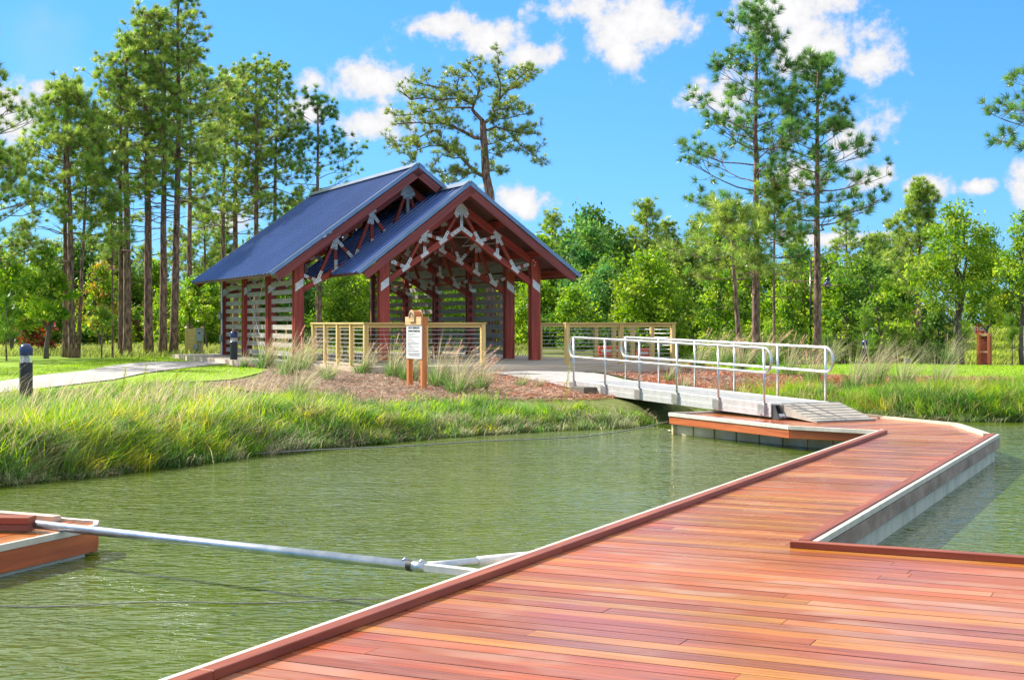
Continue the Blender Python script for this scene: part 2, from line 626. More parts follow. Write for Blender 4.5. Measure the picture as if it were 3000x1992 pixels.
def np_mesh(name, V, faces, mat, parent=None, cols=None):
    """V (n,3); faces list of index arrays (m,k); cols (total faces,3)"""
    me = bpy.data.meshes.new(name)
    me.vertices.add(len(V))
    me.vertices.foreach_set('co', np.asarray(V, dtype=np.float32).ravel())
    nl = sum(f.size for f in faces)
    nf = sum(len(f) for f in faces)
    me.loops.add(nl)
    me.polygons.add(nf)
    me.loops.foreach_set('vertex_index', np.concatenate([f.ravel() for f in faces]).astype(np.int32))
    starts = []
    s = 0
    for f in faces:
        k = f.shape[1]
        starts.append(s + np.arange(len(f)) * k)
        s += f.size
    me.polygons.foreach_set('loop_start', np.concatenate(starts).astype(np.int32))
    me.update(calc_edges=True)
    if cols is not None:
        at = me.attributes.new('Col', 'FLOAT_COLOR', 'FACE')
        c = np.ones((nf, 4), dtype=np.float32)
        c[:, :3] = cols
        at.data.foreach_set('color', c.ravel())
    me.materials.append(mat)
    o = bpy.data.objects.new(name, me)
    COL.objects.link(o)
    if parent:
        o.parent = parent
    return o


# ------------------------------------------------------------------ terrain
SX = [-60, -20, -9, -6.2, -4.65, -3.55, -1.35, .15, 1.6, 2.4, 3.0, 3.5, 5, 7.26, 10.2, 20, 60]
SY = [6, 13, 15.6, 17.0, 19.3, 21.3, 24.1, 25.4, 26.2, 26.6, 27.6, 28.4, 28.6, 28.4, 28.0, 27, 25]


def shore(x):
    return np.interp(x, SX, SY)


def height(x, y):
    x = np.asarray(x, dtype=float)
    y = np.asarray(y, dtype=float)
    k = np.where(x < 2, .80, 1.0)
    d = (y - shore(x)) * k
    h = np.interp(d, [-6, -2, 0, .35, 1.2, 2.5, 4.5, 7, 11, 16], [-1.2, -.7, -.02, .16, .32, .43, .52, .60, .66, .68])
    # right side falls to a road and rises again as a meadow
    w = np.clip((x - 3) / 6, 0, 1) * np.clip((y - 40) / 4, 0, 1)
    far = np.interp(y, [40, 44, 52, 60, 68, 80, 105, 140, 400], [.58, .48, .25, .02, -.12, .15, 1.05, 1.6, 2.0])
    h = h * (1 - w) + far * w
    h = h + .03 * np.sin(x * .9 + 1.3) * np.cos(y * .7) * np.clip(d, 0, 1)
    return h


def hz(x, y):
    return float(height(x, y))


def build_ground():
    xs = np.concatenate([np.linspace(-420, -45, 16)[:-1], np.arange(-45, 60, .5), np.linspace(60, 450, 16)])
    ys = np.concatenate([np.linspace(-60, 10, 10)[:-1], np.arange(10, 70, .4), np.arange(70, 120, 2), np.linspace(120, 620, 14)])
    X, Y = np.meshgrid(xs, ys)
    Z = height(X, Y)
    V = np.stack([X, Y, Z], -1).reshape(-1, 3)
    nx, ny = len(xs), len(ys)
    i = np.arange((ny - 1) * (nx - 1))
    r, c = i // (nx - 1), i % (nx - 1)
    a = r * nx + c
    Fq = np.stack([a, a + 1, a + nx + 1, a + nx], -1)
    o = np_mesh('ground', V, [Fq], M_ground)
    o.data.polygons.foreach_set('use_smooth', [True] * len(o.data.polygons))
    tag(o, 'rough grassy land around the pond', kind='structure')


build_ground()


def sheet(name, poly, mat, off, label, step=.6):
    """a draped sheet following the land"""
    bm = bmesh.new()
    pts = []
    n = len(poly)
    for i in range(n):
        a = Vector(poly[i])
        b = Vector(poly[(i + 1) % n])
        k = max(1, int((b - a).length / step))
        for j in range(k):
            pts.append(a.lerp(b, j / k))
    xs = [p.x for p in pts]
    ys = [p.y for p in pts]
    vs = [bm.verts.new((p.x, p.y, 0)) for p in pts]
    bm.faces.new(vs)
    for x in np.arange(math.floor(min(xs)) + step, max(xs), step):
        bmesh.ops.bisect_plane(bm, geom=bm.verts[:] + bm.edges[:] + bm.faces[:], plane_co=(float(x), 0, 0), plane_no=(1, 0, 0))
    for y in np.arange(math.floor(min(ys)) + step, max(ys), step):
        bmesh.ops.bisect_plane(bm, geom=bm.verts[:] + bm.edges[:] + bm.faces[:], plane_co=(0, float(y), 0), plane_no=(0, 1, 0))
    for v in bm.verts:
        v.co.z = hz(v.co.x, v.co.y) + off
    bmesh.ops.recalc_face_normals(bm, faces=bm.faces)
    me = bpy.data.meshes.new(name)
    bm.to_mesh(me)
    bm.free()
    if len(me.polygons) and me.polygons[0].normal.z < 0:
        me.flip_normals()
    me.materials.append(mat)
    o = bpy.data.objects.new(name, me)
    COL.objects.link(o)
    return tag(o, label, kind='structure')


# lawns
sheet('lawn', [(-40, 24), (-13, 24), (-9.6, 26), (-9.0, 24.4), (-8.0, 27), (-6.2, 31.2), (-6.0, 36.5), (-8.2, 39.6), (-7.4, 41), (-10, 50), (-18, 56), (-40, 60)], M_lawn, .022,
      'mown bright green lawn in front of the left pines')
sheet('lawn', [(5.6, 35.2), (8, 34.2), (11, 33.5), (16, 33), (40, 31), (40, 43), (6.2, 43.4), (5.2, 39.5)], M_lawn, .022, 'mown bright green lawn beyond the right bank')
sheet('meadow', [(13, 72), (60, 70), (90, 110), (16, 110)], M_lawn, .03, 'sunny green meadow rising beyond the road', step=2)
# mulch beds
sheet('mulch_bed', [(-6.0, 27.6), (-3.4, 25.4), (-1.6, 26.4), (1.0, 28.4), (2.8, 29.2), (2.2, 31), (-.2, 34.6), (-1.5, 35), (-4, 34.4), (-6.0, 38), (-8.2, 39.4), (-6.2, 36), (-5.6, 31)], M_mulch, .03,
      'red brown pine straw bed around the sign')
sheet('mulch_bed', [(3.2, 31.0), (3.6, 29.6), (5.4, 29.6), (9, 31), (12.5, 30.8), (11.5, 33.2), (6.2, 34.8), (5.6, 37.4), (5.4, 41), (3.8, 36.8), (2.2, 35.6)], M_mulch, .03,
      'brown pine straw bed to the right of the gangway')
# paths
sheet('path', [(-8.0, 44.6), (-9.5, 44.9), (-10.8, 42.4), (-11.0, 38), (-10.5, 32), (-10.6, 28), (-12, 25), (-15, 22.5), (-14, 21), (-10.6, 22.8), (-9.2, 25.6), (-8.45, 29.8), (-8.7, 33.2), (-8.75, 36), (-8.3, 40.6), (-7.5, 42.6)], M_concrete, .045,
      'curving pale concrete footpath across the left lawn', step=.5)
sheet('path', [(-.75, 35.05), (1.5, 36.1), (2.3, 33.6), (2.72, 30.6), (1.3, 29.9), (.9, 31.5)], M_concrete, .06, 'pale concrete footpath from gangway to pavilion', step=.5)
sheet('road', [(9, 44.6), (60, 44), (60, 46), (9, 46.6)], M_concrete, .03, 'pale concrete walk behind the right lawn', step=1)
sheet('road', [(14, 55), (70, 54), (70, 62), (14, 63)], M_asphalt, .03, 'grey street behind the right lawn', step=2)
sheet('road', [(-60, 57.5), (-6, 60), (-6, 64), (-60, 61)], M_concrete, .03, 'pale street glimpsed behind the left pines', step=2)

w = MB()
WZ = -.05
w.face([(-60, -60, WZ), (60, -60, WZ), (60, 33, WZ), (-60, 33, WZ)])
wo = w.build('water', M_water)
tag(wo, 'green rippled pond water', kind='structure')

# ------------------------------------------------------------------ floating dock
DZ = .29
DROT = R(-25.7)
SL, SR = -4.02, -2.56      # inner sides of the kerbs
T1, T2 = 9.99, 20.95


def clip_poly(poly, a, b):
    """keep the part of poly left of a->b"""
    out = []
    n = len(poly)

    def side(p):
        return (b[0] - a[0]) * (p[1] - a[1]) - (b[1] - a[1]) * (p[0] - a[0])
    for i in range(n):
        p, q = poly[i], poly[(i + 1) % n]
        sp, sq = side(p), side(q)
        if sp >= 0:
            out.append(p)
        if (sp >= 0) != (sq >= 0):
            t = sp / (sp - sq)
            out.append((p[0] + t * (q[0] - p[0]), p[1] + t * (q[1] - p[1])))
    return out


PLANKC = [(0.368, 0.097, 0.02), (0.341, 0.08, 0.019), (0.395, 0.12, 0.023), (0.314, 0.071, 0.019), (0.422, 0.154, 0.03), (0.354, 0.09, 0.021), (0.328, 0.083, 0.025), (0.286, 0.07, 0.021), (0.442, 0.181, 0.034), (0.382, 0.103, 0.021), (0.3, 0.083, 0.032)]


def planks(mb, region, ang, pitch=.142, gap=.007, th=.028, z=DZ, seed=1, lmin=3.2, lmax=6.0):
    """boards running along direction ang, clipped to the convex region (ccw, local xy)"""
    rnd = random.Random(seed)
    ca, sa = math.cos(ang), math.sin(ang)
    loc = [(x * ca + y * sa, -x * sa + y * ca) for x, y in region]
    v0, v1 = min(p[1] for p in loc), max(p[1] for p in loc)
    u0, u1 = min(p[0] for p in loc), max(p[0] for p in loc)
    v = v0
    while v < v1:
        u = u0 - rnd.uniform(0, lmax)
        while u < u1:
            l = rnd.uniform(lmin, lmax)
            rect = [(u, v + gap / 2), (u + l - .004, v + gap / 2), (u + l - .004, v + pitch - gap / 2), (u, v + pitch - gap / 2)]
            pl = rect
            for i in range(len(loc)):
                pl = clip_poly(pl, loc[i], loc[(i + 1) % len(loc)])
                if len(pl) < 3:
                    break
            if len(pl) >= 3:
                c = rnd.choice(PLANKC)
                k = rnd.uniform(.82, 1.15)
                c = tuple(x * k for x in c)
                dz = rnd.uniform(-.0012, .0012)
                o = rnd.uniform(0, 60)
                top = [(x * ca - y * sa, x * sa + y * ca, z + dz) for x, y in pl]
                bot = [(x, y, q - th) for x, y, q in top]
                mb.face(top, [(x + o, y + o) for x, y in pl], c)
                n = len(top)
                for i in range(n):
                    j = (i + 1) % n
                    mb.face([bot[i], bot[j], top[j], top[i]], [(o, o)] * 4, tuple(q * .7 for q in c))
            u += l
        v += pitch
    return mb


def plank_mat():
    m, nt, N, L, P = _mat('oiled_hardwood_decking')
    tc = N.new('ShaderNodeTexCoord')
    mp = N.new('ShaderNodeMapping')
    mp.inputs['Scale'].default_value = (.8, 24, 1)
    L.new(tc.outputs['UV'], mp.inputs[0])
    n = N.new('ShaderNodeTexNoise')
    n.inputs['Scale'].default_value = 1.6
    n.inputs['Detail'].default_value = 9
    n.inputs['Roughness'].default_value = .6
    L.new(mp.outputs[0], n.inputs['Vector'])
    mp2 = N.new('ShaderNodeMapping')
    mp2.inputs['Scale'].default_value = (1.1, 2.4, 1)
    L.new(tc.outputs['UV'], mp2.inputs[0])
    n2 = N.new('ShaderNodeTexNoise')
    n2.inputs['Scale'].default_value = 1.1
    n2.inputs['Detail'].default_value = 5
    n2.inputs['Distortion'].default_value = .8
    L.new(mp2.outputs[0], n2.inputs['Vector'])
    n3 = N.new('ShaderNodeTexNoise')
    n3.inputs['Scale'].default_value = .75
    n3.inputs['Detail'].default_value = 4
    L.new(tc.outputs['Object'], n3.inputs['Vector'])
    a = N.new('ShaderNodeAttribute')
    a.attribute_name = 'Col'
    cr = N.new('ShaderNodeValToRGB')
    cr.color_ramp.elements[0].position = .28
    cr.color_ramp.elements[0].color = (.50, .42, .38, 1)
    cr.color_ramp.elements[1].position = .72
    cr.color_ramp.elements[1].color = (1.45, 1.35, 1.0, 1)
    L.new(n.outputs[0], cr.inputs[0])
    mx = N.new('ShaderNodeMix')
    mx.data_type = 'RGBA'
    mx.blend_type = 'MULTIPLY'
    mx.inputs[0].default_value = 1
    L.new(a.outputs['Color'], mx.inputs[6])
    L.new(cr.outputs[0], mx.inputs[7])
    # paler patches mixed into the colour for sky reflections on the boards
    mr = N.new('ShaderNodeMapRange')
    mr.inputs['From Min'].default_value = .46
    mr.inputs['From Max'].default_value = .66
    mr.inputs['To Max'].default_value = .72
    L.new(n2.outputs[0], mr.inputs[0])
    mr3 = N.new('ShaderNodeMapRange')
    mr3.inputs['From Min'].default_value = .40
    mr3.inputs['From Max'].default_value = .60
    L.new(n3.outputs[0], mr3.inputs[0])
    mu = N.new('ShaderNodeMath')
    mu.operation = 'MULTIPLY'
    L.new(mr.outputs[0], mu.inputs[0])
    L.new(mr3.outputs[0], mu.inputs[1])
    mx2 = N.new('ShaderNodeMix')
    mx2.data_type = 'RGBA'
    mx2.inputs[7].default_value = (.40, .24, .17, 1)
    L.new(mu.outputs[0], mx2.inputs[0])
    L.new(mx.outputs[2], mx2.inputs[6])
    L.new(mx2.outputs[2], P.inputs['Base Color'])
    rr = N.new('ShaderNodeMapRange')
    rr.inputs['From Min'].default_value = .3
    rr.inputs['From Max'].default_value = .7
    rr.inputs['To Min'].default_value = .13
    rr.inputs['To Max'].default_value = .42
    L.new(n3.outputs[0], rr.inputs[0])
    L.new(rr.outputs[0], P.inputs['Roughness'])
    P.inputs['Specular IOR Level'].default_value = .55
    b = N.new('ShaderNodeBump')
    b.inputs['Strength'].default_value = .25
    b.inputs['Distance'].default_value = .006
    L.new(n.outputs[0], b.inputs['Height'])
    L.new(b.outputs[0], P.inputs['Normal'])
    return m


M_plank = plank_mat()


def ribbed_wall(mb, a, b, z0, z1, th=.05, pitch=.35, groove=.03, fr=None):
    """float side: shallow panels with grooves from a to b"""
    a = Vector((*a, 0))
    b = Vector((*b, 0))
    L_ = (b - a).length
    d = (b - a).normalized()
    n = max(1, int(L_ / pitch))
    for i in range(n):
        p = a + d * (L_ * i / n + groove / 2)
        q = a + d * (L_ * (i + 1) / n - groove / 2)
        mb.bar((p.x, p.y, (z0 + z1) / 2), (q.x, q.y, (z0 + z1) / 2), th, z1 - z0)
    c = (a + b) / 2
    sn = Vector((-d.y, d.x, 0)) * (th * .5)
    mb.bar((a.x + sn.x, a.y + sn.y, (z0 + z1) / 2), (b.x + sn.x, b.y + sn.y, (z0 + z1) / 2), th * .8, z1 - z0 - .02)
    return mb


def world_to_dock(x, y):
    c, s = math.cos(-DROT), math.sin(-DROT)
    return (x * c - y * s, x * s + y * c)


def build_dock():
    root = empty('floating_dock', (0, 0, 0), DROT, 'long red hardwood floating dock running from the foreground to the gangway', 'dock')
    PW = [(5.47, 20.70), (6.86, 20.0), (7.0, 22.1), (5.31, 26.03), (2.78, 24.73), (4.28, 21.62)]
    P = [world_to_dock(*p) for p in PW]
    P[0] = (SL, T2)
    P[1] = (SR + .02, T2)
    mb = MB()
    planks(mb, [(SL - .05, 1.2), (9, 1.2), (9, T1 + .06), (SL - .05, T1 + .06)], 0, seed=3)
    planks(mb, [(SL - .05, T1 + .062), (SR + .05, T1 + .062), (SR + .05, T2 - .002), (SL - .05, T2 - .002)], 0, seed=9, lmin=3, lmax=5)
    aa = math.atan2(P[2][1] - P[3][1], P[2][0] - P[3][0])
    planks(mb, P, R(24.9) - DROT, seed=12)
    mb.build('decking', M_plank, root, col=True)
    K = .048   # kerb height
    kz = DZ + K / 2
    rk = random.Random(4)

    def kerb(pts, w=.088, mat=M_kerb, seglen=3.6):
        k = MB()
        for a, b in zip(pts[:-1], pts[1:]):
            a = Vector((*a, kz))
            b = Vector((*b, kz))
            L_ = (b - a).length
            n = max(1, round(L_ / seglen))
            for i in range(n):
                k.bar(a.lerp(b, i / n), a.lerp(b, (i + 1) / n) - (b - a).normalized() * .003, w, K + rk.uniform(-.0008, .0008))
        return k.build('kerb', mat, root, bevel=.004)
    kerb([(SL, 1.2), (SL, T2)])
    kerb([(SR + .044, T1 + .13), (SR + .044, T2 + .02)], mat=M_kerb)
    kerb([(SR - .03, T1 + .044), (9, T1 + .044)])

    def inset(i, j, d):
        a, b = Vector(P[i]), Vector(P[j])
        n = Vector((-(b - a).y, (b - a).x)).normalized() * d
        return tuple(a + n), tuple(b + n)
    for i, j in ((1, 2), (2, 3)):
        a, b = inset(i, j, .06)
        tag(kerb([a, b], mat=M_paledeck), 'bleached pale kerb board')
    a, b = inset(3, 4, .06)
    # white edge strips
    st = MB()
    zs = DZ + .018

    def strip(a, b, w=.05, h=.06):
        st.bar((*a, zs - h / 2 + .02), (*b, zs - h / 2 + .02), w, h)
    strip((SL - .075, 1.2), (SL - .075, T2 + .25), .052)
    strip((SR + .118, T1 + .125), (SR + .118, T2 + .05), .046, .05)
    strip((SR + .095, T1 + .118), (9, T1 + .118), .03)
    for i, j in ((1, 2), (2, 3), (3, 4), (4, 5), (5, 0)):
        a, b = inset(i, j, -.012)
        strip(a, b, .055)
    st.build('edge_strip', M_strip, root, bevel=.003)
    # timber fascia boards under the strip

    def fascia(pts, mat, label=None, h=.135):
        f = MB()
        z1 = DZ - .022
        for a, b in zip(pts[:-1], pts[1:]):
            a = Vector((*a, z1 - h / 2))
            b = Vector((*b, z1 - h / 2))
            n = max(1, round((b - a).length / 2.6))
            for i in range(n):
                f.bar(a.lerp(b, i / n), a.lerp(b, (i + 1) / n) - (b - a).normalized() * .004, .04, h)
        o = f.build('fascia', mat, root, bevel=.003)
        if label:
            tag(o, label)
        return o
    fascia([(SL - .075, 1.2), (SL - .075, T2 + .2)], M_fascia)
    fascia([(SR + .118, T1 + .13), (SR + .118, T2 + .04)], M_fasciagrey, 'silvery grey weathered fascia board')
    fascia([(SR + .1, T1 + .118), (9, T1 + .118)], M_fascia)
    fascia([P[3], P[4]], M_fasciapale, 'blotchy fascia board coloured pale for sunlight')
    fascia([P[4], P[5], (SL - .1, T2 + .22)], M_fascia, 'dark red fascia board')
    fascia([P[1], P[2], P[3]], M_fascia)
    # plastic floats
    fl = MB()
    ribbed_wall(fl, (SR + .05, T1 + .2), (SR + .05, T2), -.35, DZ - .15, pitch=.30, groove=.008)
    ribbed_wall(fl, (SL + .02, 1.2), (SL + .02, T2), -.35, DZ - .15, pitch=.6)
    ribbed_wall(fl, (SR, T1 + .05), (9, T1 + .05), -.35, DZ - .15, pitch=.6)
    fl.build('float', M_float, root)
    f2 = MB()
    a, b = inset(3, 4, .05)
    ribbed_wall(f2, a, b, -.35, DZ - .15, pitch=.24, groove=.03)
    a, b = inset(4, 5, .08)
    ribbed_wall(f2, a, (SL, T2 + .3), -.35, DZ - .15, pitch=.5, groove=.04)
    a, b = inset(1, 2, .08)
    ribbed_wall(f2, a, b, -.35, DZ - .15, pitch=.5)
    tag(f2.build('float', M_floatyel, root), 'yellow stained float')
    # mooring cleat at the far corner
    c = MB()
    cx, cy = P[3]
    d = (Vector(P[4]) - Vector(P[3])).normalized()
    n = Vector((-d.y, d.x)) * -1
    q = Vector((cx, cy)) + d * .12
    for k in (0, .09):
        c.box(q.x + n.x * .0 + d.x * k - .015, q.x + d.x * k + .045, q.y + d.y * k - .03, q.y + d.y * k + .03, DZ - .12, DZ - .02)
    c.tube([(q.x - .1, q.y + .02, DZ - .07), (q.x + .1, q.y + .05, DZ - .07)], .02, 8)
    tag(c.build('mooring_bracket', M_bolt, root), 'dark steel mooring bracket')
    return root


dock_root = build_dock()

# second dock, lower left
def build_left_dock():
    root = empty('floating_dock', (-3.52, 11.88, -.13), 0, 'corner of a second floating dock with bright orange fascia at the left edge', 'dock')
    n1 = Vector((-.36, -.933, 0))
    n2 = Vector((-.905, .425, 0))
    n1.normalize()
    n2.normalize()
    o = Vector((0, 0, 0))
    c2 = Vector((-.06, .24, 0))
    reg = [o, c2, c2 + n2 * 4.2, n2 * 4.2 + n1 * 3.2, n1 * 3.2]
    mb = MB()
    planks(mb, [(p.x, p.y) for p in reg], math.atan2(n1.y, n1.x), seed=21)
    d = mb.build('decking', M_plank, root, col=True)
    st = MB()
    for a, b in ((o, n1 * 3.2), (o, c2), (c2, c2 + n2 * 4.2)):
        st.bar(a + Vector((0, 0, DZ + .0)), b + Vector((0, 0, DZ + .0)), .04, .05)
    st.build('edge_strip', M_strip, root, bevel=.003)
    f = MB()
    for a, b in ((o, n1 * 3.2), (o, c2), (c2, c2 + n2 * 4.2)):
        f.bar(a + Vector((0, 0, DZ - .105)), b + Vector((0, 0, DZ - .105)), .035, .155)
    f.build('fascia', M_fascia, root, bevel=.003)
    fl = MB()
    off = (n2 - n1 * -1).normalized() * .0
    i1 = o + n1 * .10 + n2 * .07
    ribbed_wall(fl, (i1.x, i1.y), ((i1 + n1 * 3).x, (i1 + n1 * 3).y), -.3, DZ - .15, pitch=.26, groove=.012)
    i2 = c2 + n2 * .1
    ribbed_wall(fl, (i1.x, i1.y), ((i2 + n2 * 4).x, (i2 + n2 * 4).y), -.3, DZ - .15, pitch=.5)
    fl.build('float', M_float, root)
    lb = MB()
    p = i1 + n1 * .52 - n2 * .032
    nn = Vector((n1.y, -n1.x, 0)) * -1
    lb.bar(p + Vector((0, 0, DZ - .235)), p + n1 * .1 + Vector((0, 0, DZ - .235)), .012, .05)
    tag(lb.build('label', M_white, root), 'small white sticker on the float side')
    # kerb boards on top
    k = MB()
    a = c2 + n2 * .36 - Vector((.02, .06, 0))
    k.bar(a + Vector((0, 0, DZ + .025)), a + n2 * 4 + Vector((0, 0, DZ + .025)), .09, .048)
    k.build('kerb', M_paledeck, root, bevel=.004)
    k2 = MB()
    k2.bar(Vector((-.42, -.22, DZ + .036)), Vector((-3.2, .0, DZ + .036)), .15, .05)
    k2.build('kerb', M_postdark, root, bevel=.004)
    k3 = MB()
    k3.bar(Vector((-.42, -.22, DZ + .092)), Vector((-3.2, .0, DZ + .092)), .15, .055)
    k3.build('kerb', M_kerb, root, bevel=.004)


build_left_dock()
bpy.data.objects['floating_dock.001'].scale = (1.068, 1.068, 1.068)


def build_pipe():
    A = Vector((-3.94, 11.64, .242))
    Bp = Vector((-.70, 9.55, .262))
    root = empty('docking_boom', (Bp.x, Bp.y, 0), 0, 'long galvanised steel pipe arm joining the two docks over the water', 'pipe arm')
    A = A - Vector((Bp.x, Bp.y, 0))
    Bq = Vector((0, 0, Bp.z))
    d = (Bq - A).normalized()
    p = MB()
    p.tube([A, A.lerp(Bq, .5), Bq], .036, 20)
    p.build('pipe', M_pipe, root, smooth=True)
    c = MB()
    c.tube([Bq - d * .004, Bq + d * .035], .0385, 20)
    c.build('rubber_coupling', M_dark, root)
    e = MB()
    e.tube([Bq + d * .035, Bq + d * .14], .037, 20)
    for k in (-.03, .11):
        q = Bq + d * k + Vector((0, 0, .045))
        e.tube([q - Vector((0, 0, .012)), q + Vector((0, 0, .006))], .012, 8)
        e.tube([q - Vector((.02, 0, .008)), q + Vector((.02, 0, -.008))], .006, 8)
    e.build('end_fitting', M_pipe, root, smooth=True)
    s = MB()
    q = Bq + d * .13
    # struts to the dock edge (dock local edge x = SL - .1)
    c_, s_ = math.cos(DROT), math.sin(DROT)

    def edge(t):
        x, y = SL - .1, t
        return Vector((x * c_ - y * s_ - Bp.x, x * s_ + y * c_ - Bp.y, .235))
    s.bar(q, edge(8.35), .055, .055)
    s.build('strut', M_plate, root, bevel=.006)
    s2 = MB()
    s2.tube([q - d * .02, edge(9.35)], .030, 16)
    s2.build('strut', M_pipe, root, smooth=True)
    s3 = MB()
    m_ = q.lerp(edge(9.35), .38)
    s3.tube([m_, edge(9.35) + Vector((0, 0, .002))], .037, 16)
    s3.build('sleeve', M_plate, root, smooth=True)


build_pipe()


def rope(name, pts, r, label):
    m = MB()
    m.tube(pts, r, 6)
    return tag(m.build(name, M_rope, smooth=True), label, 'rope')


pts = []
A, Bq = Vector((2.74, 24.72, .17)), Vector((-9.5, 17.2, .03))
for i in range(31):
    t = i / 30
    p = A.lerp(Bq, t)
    p.z = -.015 + (.185) * max(0, 1 - t * 7) ** 2 + .006 * math.sin(i)
    pts.append(p)
rope('mooring_rope', pts, .011, 'grey mooring rope from the far dock corner along the left bank')
pts = []
A, Bq = Vector((-.62, 9.9, .0)), Vector((-4.4, 9.6, -.03))
for i in range(21):
    t = i / 20
    p = A.lerp(Bq, t)
    p.z = -.035 + .01 * math.sin(i * .8)
    pts.append(p)
rope('mooring_rope', pts, .0045, 'thin grey line lying on the water below the pipe arm')

# ------------------------------------------------------------------ gangway
GROT = R(24.9)


def arc_rail(y0, y1, ztop, zlow, r, x, slope):
    """closed handrail loop in the plane x = const, following the gangway slope"""
    pts = []

    def z(y, h):
        return h + slope * y
    rr = (ztop - zlow) / 2
    zc = (ztop + zlow) / 2
    n = 12
    for i in range(n + 1):
        a = PI / 2 + PI * i / n
        yy = y0 + rr * math.cos(a)
        pts.append((x, yy, z(yy, zc + rr * math.sin(a))))
    for i in range(n + 1):
        a = -PI / 2 + PI * i / n
        yy = y1 + rr * math.cos(a)
        pts.append((x, yy, z(yy, zc + rr * math.sin(a))))
    pts.append(pts[0])
    pts.append(pts[1])
    return pts


def build_gangway():
    root = empty('gangway', (4.34, 23.5, 0), GROT, 'silver aluminium gangway with looped handrails from shore to dock', 'gangway')
    L_ = 7.25
    W = 1.22
    z0, z1 = .55, .665
    sl = (z1 - z0) / L_
    d = MB()
    n = int(L_ / .15)
    for i in range(n):
        ya, yb = L_ * i / n, L_ * (i + 1) / n - .006
        d.bar((W / 2, (ya + yb) / 2, z0 + sl * (ya + yb) / 2 - .012) if False else (.045, (ya + yb) / 2, z0 + sl * (ya + yb) / 2 - .012), (W - .045, (ya + yb) / 2, z0 + sl * (ya + yb) / 2 - .012), yb - ya, .024)
    d.build('deck', M_aluwhite, root)
    for x in (.02, W - .02):
        s = MB()
        for k in range(4):
            zz = z0 + .008 - .0575 * k
            s.bar((x, .02, zz - .028), (x, L_, zz + sl * L_ - .028), .045 if k % 2 else .05, .0565)
        s.build('stringer', M_aluwhite, root, bevel=.002)
        h = MB()
        xr = x + (-.045 if x < .5 else .045)
        h.tube(arc_rail(.18, L_ - .12, z0 + .93, z0 + .515, .2, xr, sl), .0235, 12, caps=False)
        h.build('handrail', M_alu, root, smooth=True)
        for i in range(6):
            y = .18 + (L_ - .30) * i / 5
            zb = z0 + sl * y
            p = MB()
            p.tube([(xr, y, zb - (.14 if x < .5 else .02)), (xr, y, zb + .93)], .021, 10)
            p.build('post', M_alu, root, smooth=True)
            if x < .5 or True:
                b = MB()
                sx = -1 if x < .5 else 1
                b.box(xr - .028, xr + .028, y - .03, y + .03, zb - .20, zb - .02)
                fr = lambda a, c, e, y=y, zb=zb, xr=xr: (xr + sx * .012 + e, y + a, zb + c)
                b.prism([(.03, -.02), (.17, -.02), (.17, -.19), (.12, -.22), (.03, -.15)][::1], -.006, .006, fr)
                b.build('bracket', M_alu, root)
    # roller and hinge
    r = MB()
    r.tube([(.06, -.10, DZ + .055), (W - .06, -.10, DZ + .055)], .05, 16)
    r.build('roller', M_galv, root, smooth=True)
    hg = MB()
    for x in (.03, .12, W - .05):
        fr = lambda a, c, e, x=x: (x + e, a, c)
        hg.prism([(-.18, DZ + .01), (.02, DZ + .01), (.03, z0 - .02), (-.05, z0 - .03)], -.008, .008, fr)
    hg.build('hinge_plate', M_bolt, root)
    # transition ramp
    t = MB()
    xa, xb = .16, W + .14
    y1, y2 = -.02, -.98
    zz1, zz2 = z0 + .004, DZ + .018
    t.face([(xa, y1, zz1), (xb, y1, zz1), (xb + .02, y2, zz2), (xa + .02, y2, zz2)][::-1], [(0, 0), (1.2, 0), (1.2, 1), (0, 1)])
    t.face([(xa, y1, zz1 - .19), (xb, y1, zz1 - .19), (xb + .02, y2, zz2 - .014), (xa + .02, y2, zz2 - .014)], [(0, 0), (1.2, 0), (1.2, 1), (0, 1)])
    t.face([(xa, y1, zz1), (xa + .02, y2, zz2), (xa + .02, y2, zz2 - .014), (xa, y1, zz1 - .19)])
    t.face([(xb, y1, zz1), (xb, y1, zz1 - .19), (xb + .02, y2, zz2 - .014), (xb + .02, y2, zz2)])
    t.face([(xa, y1, zz1), (xa, y1, zz1 - .19), (xb, y1, zz1 - .19), (xb, y1, zz1)])
    t.face([(xa + .02, y2, zz2), (xb + .02, y2, zz2), (xb + .02, y2, zz2 - .014), (xa + .02, y2, zz2 - .014)])
    t.build('transition_ramp', noise_mat('grey_ramp_plate', (.28, .26, .22), (.46, .43, .37), scale=3, rough=.6, bump=.1, bscale=60), root)
    tn = MB()
    for k in range(7):
        f0 = k / 7
        y = y1 + (y2 - y1) * f0
        z = zz1 + (zz2 - zz1) * f0
        tn.bar((xa + .006, y - .01, z + .003), (xb + .012, y - .01, z + .003), .012, .005)
    tn.bar((xa + .01, y2 + .04, zz2 + .014), (xb + .03, y2 + .04, zz2 + .014), .085, .005)
    tn.build('tread_strip', M_alu, root)
    return root


build_gangway()
ab = MB()
for i in range(4):
    ab.box(-.95 + .006 * i, .95 - .006 * i, -.3, .3, -.7 + i * .3, -.7 + i * .3 + .296)
o = ab.build('abutment', noise_mat('dark_concrete', (.07, .065, .05), (.16, .15, .12), scale=3, rough=.9, bump=.3), None, bevel=.01)  # concrete in a darker tone than the paths
o.location = (2.2, 29.6, .08)
o.rotation_euler = (0, 0, GROT)
tag(o, 'dark concrete abutment under the shore end of the gangway', 'abutment')

# ------------------------------------------------------------------ pavilion
PB = (-3.53, 33.6)
PROT = R(24.9)
PZ = .84


def fr_a(a):
    """truss plane at axial distance a: x = p, y = z, third = toward the front"""
    return lambda p, z, e: (p, a - e, z)


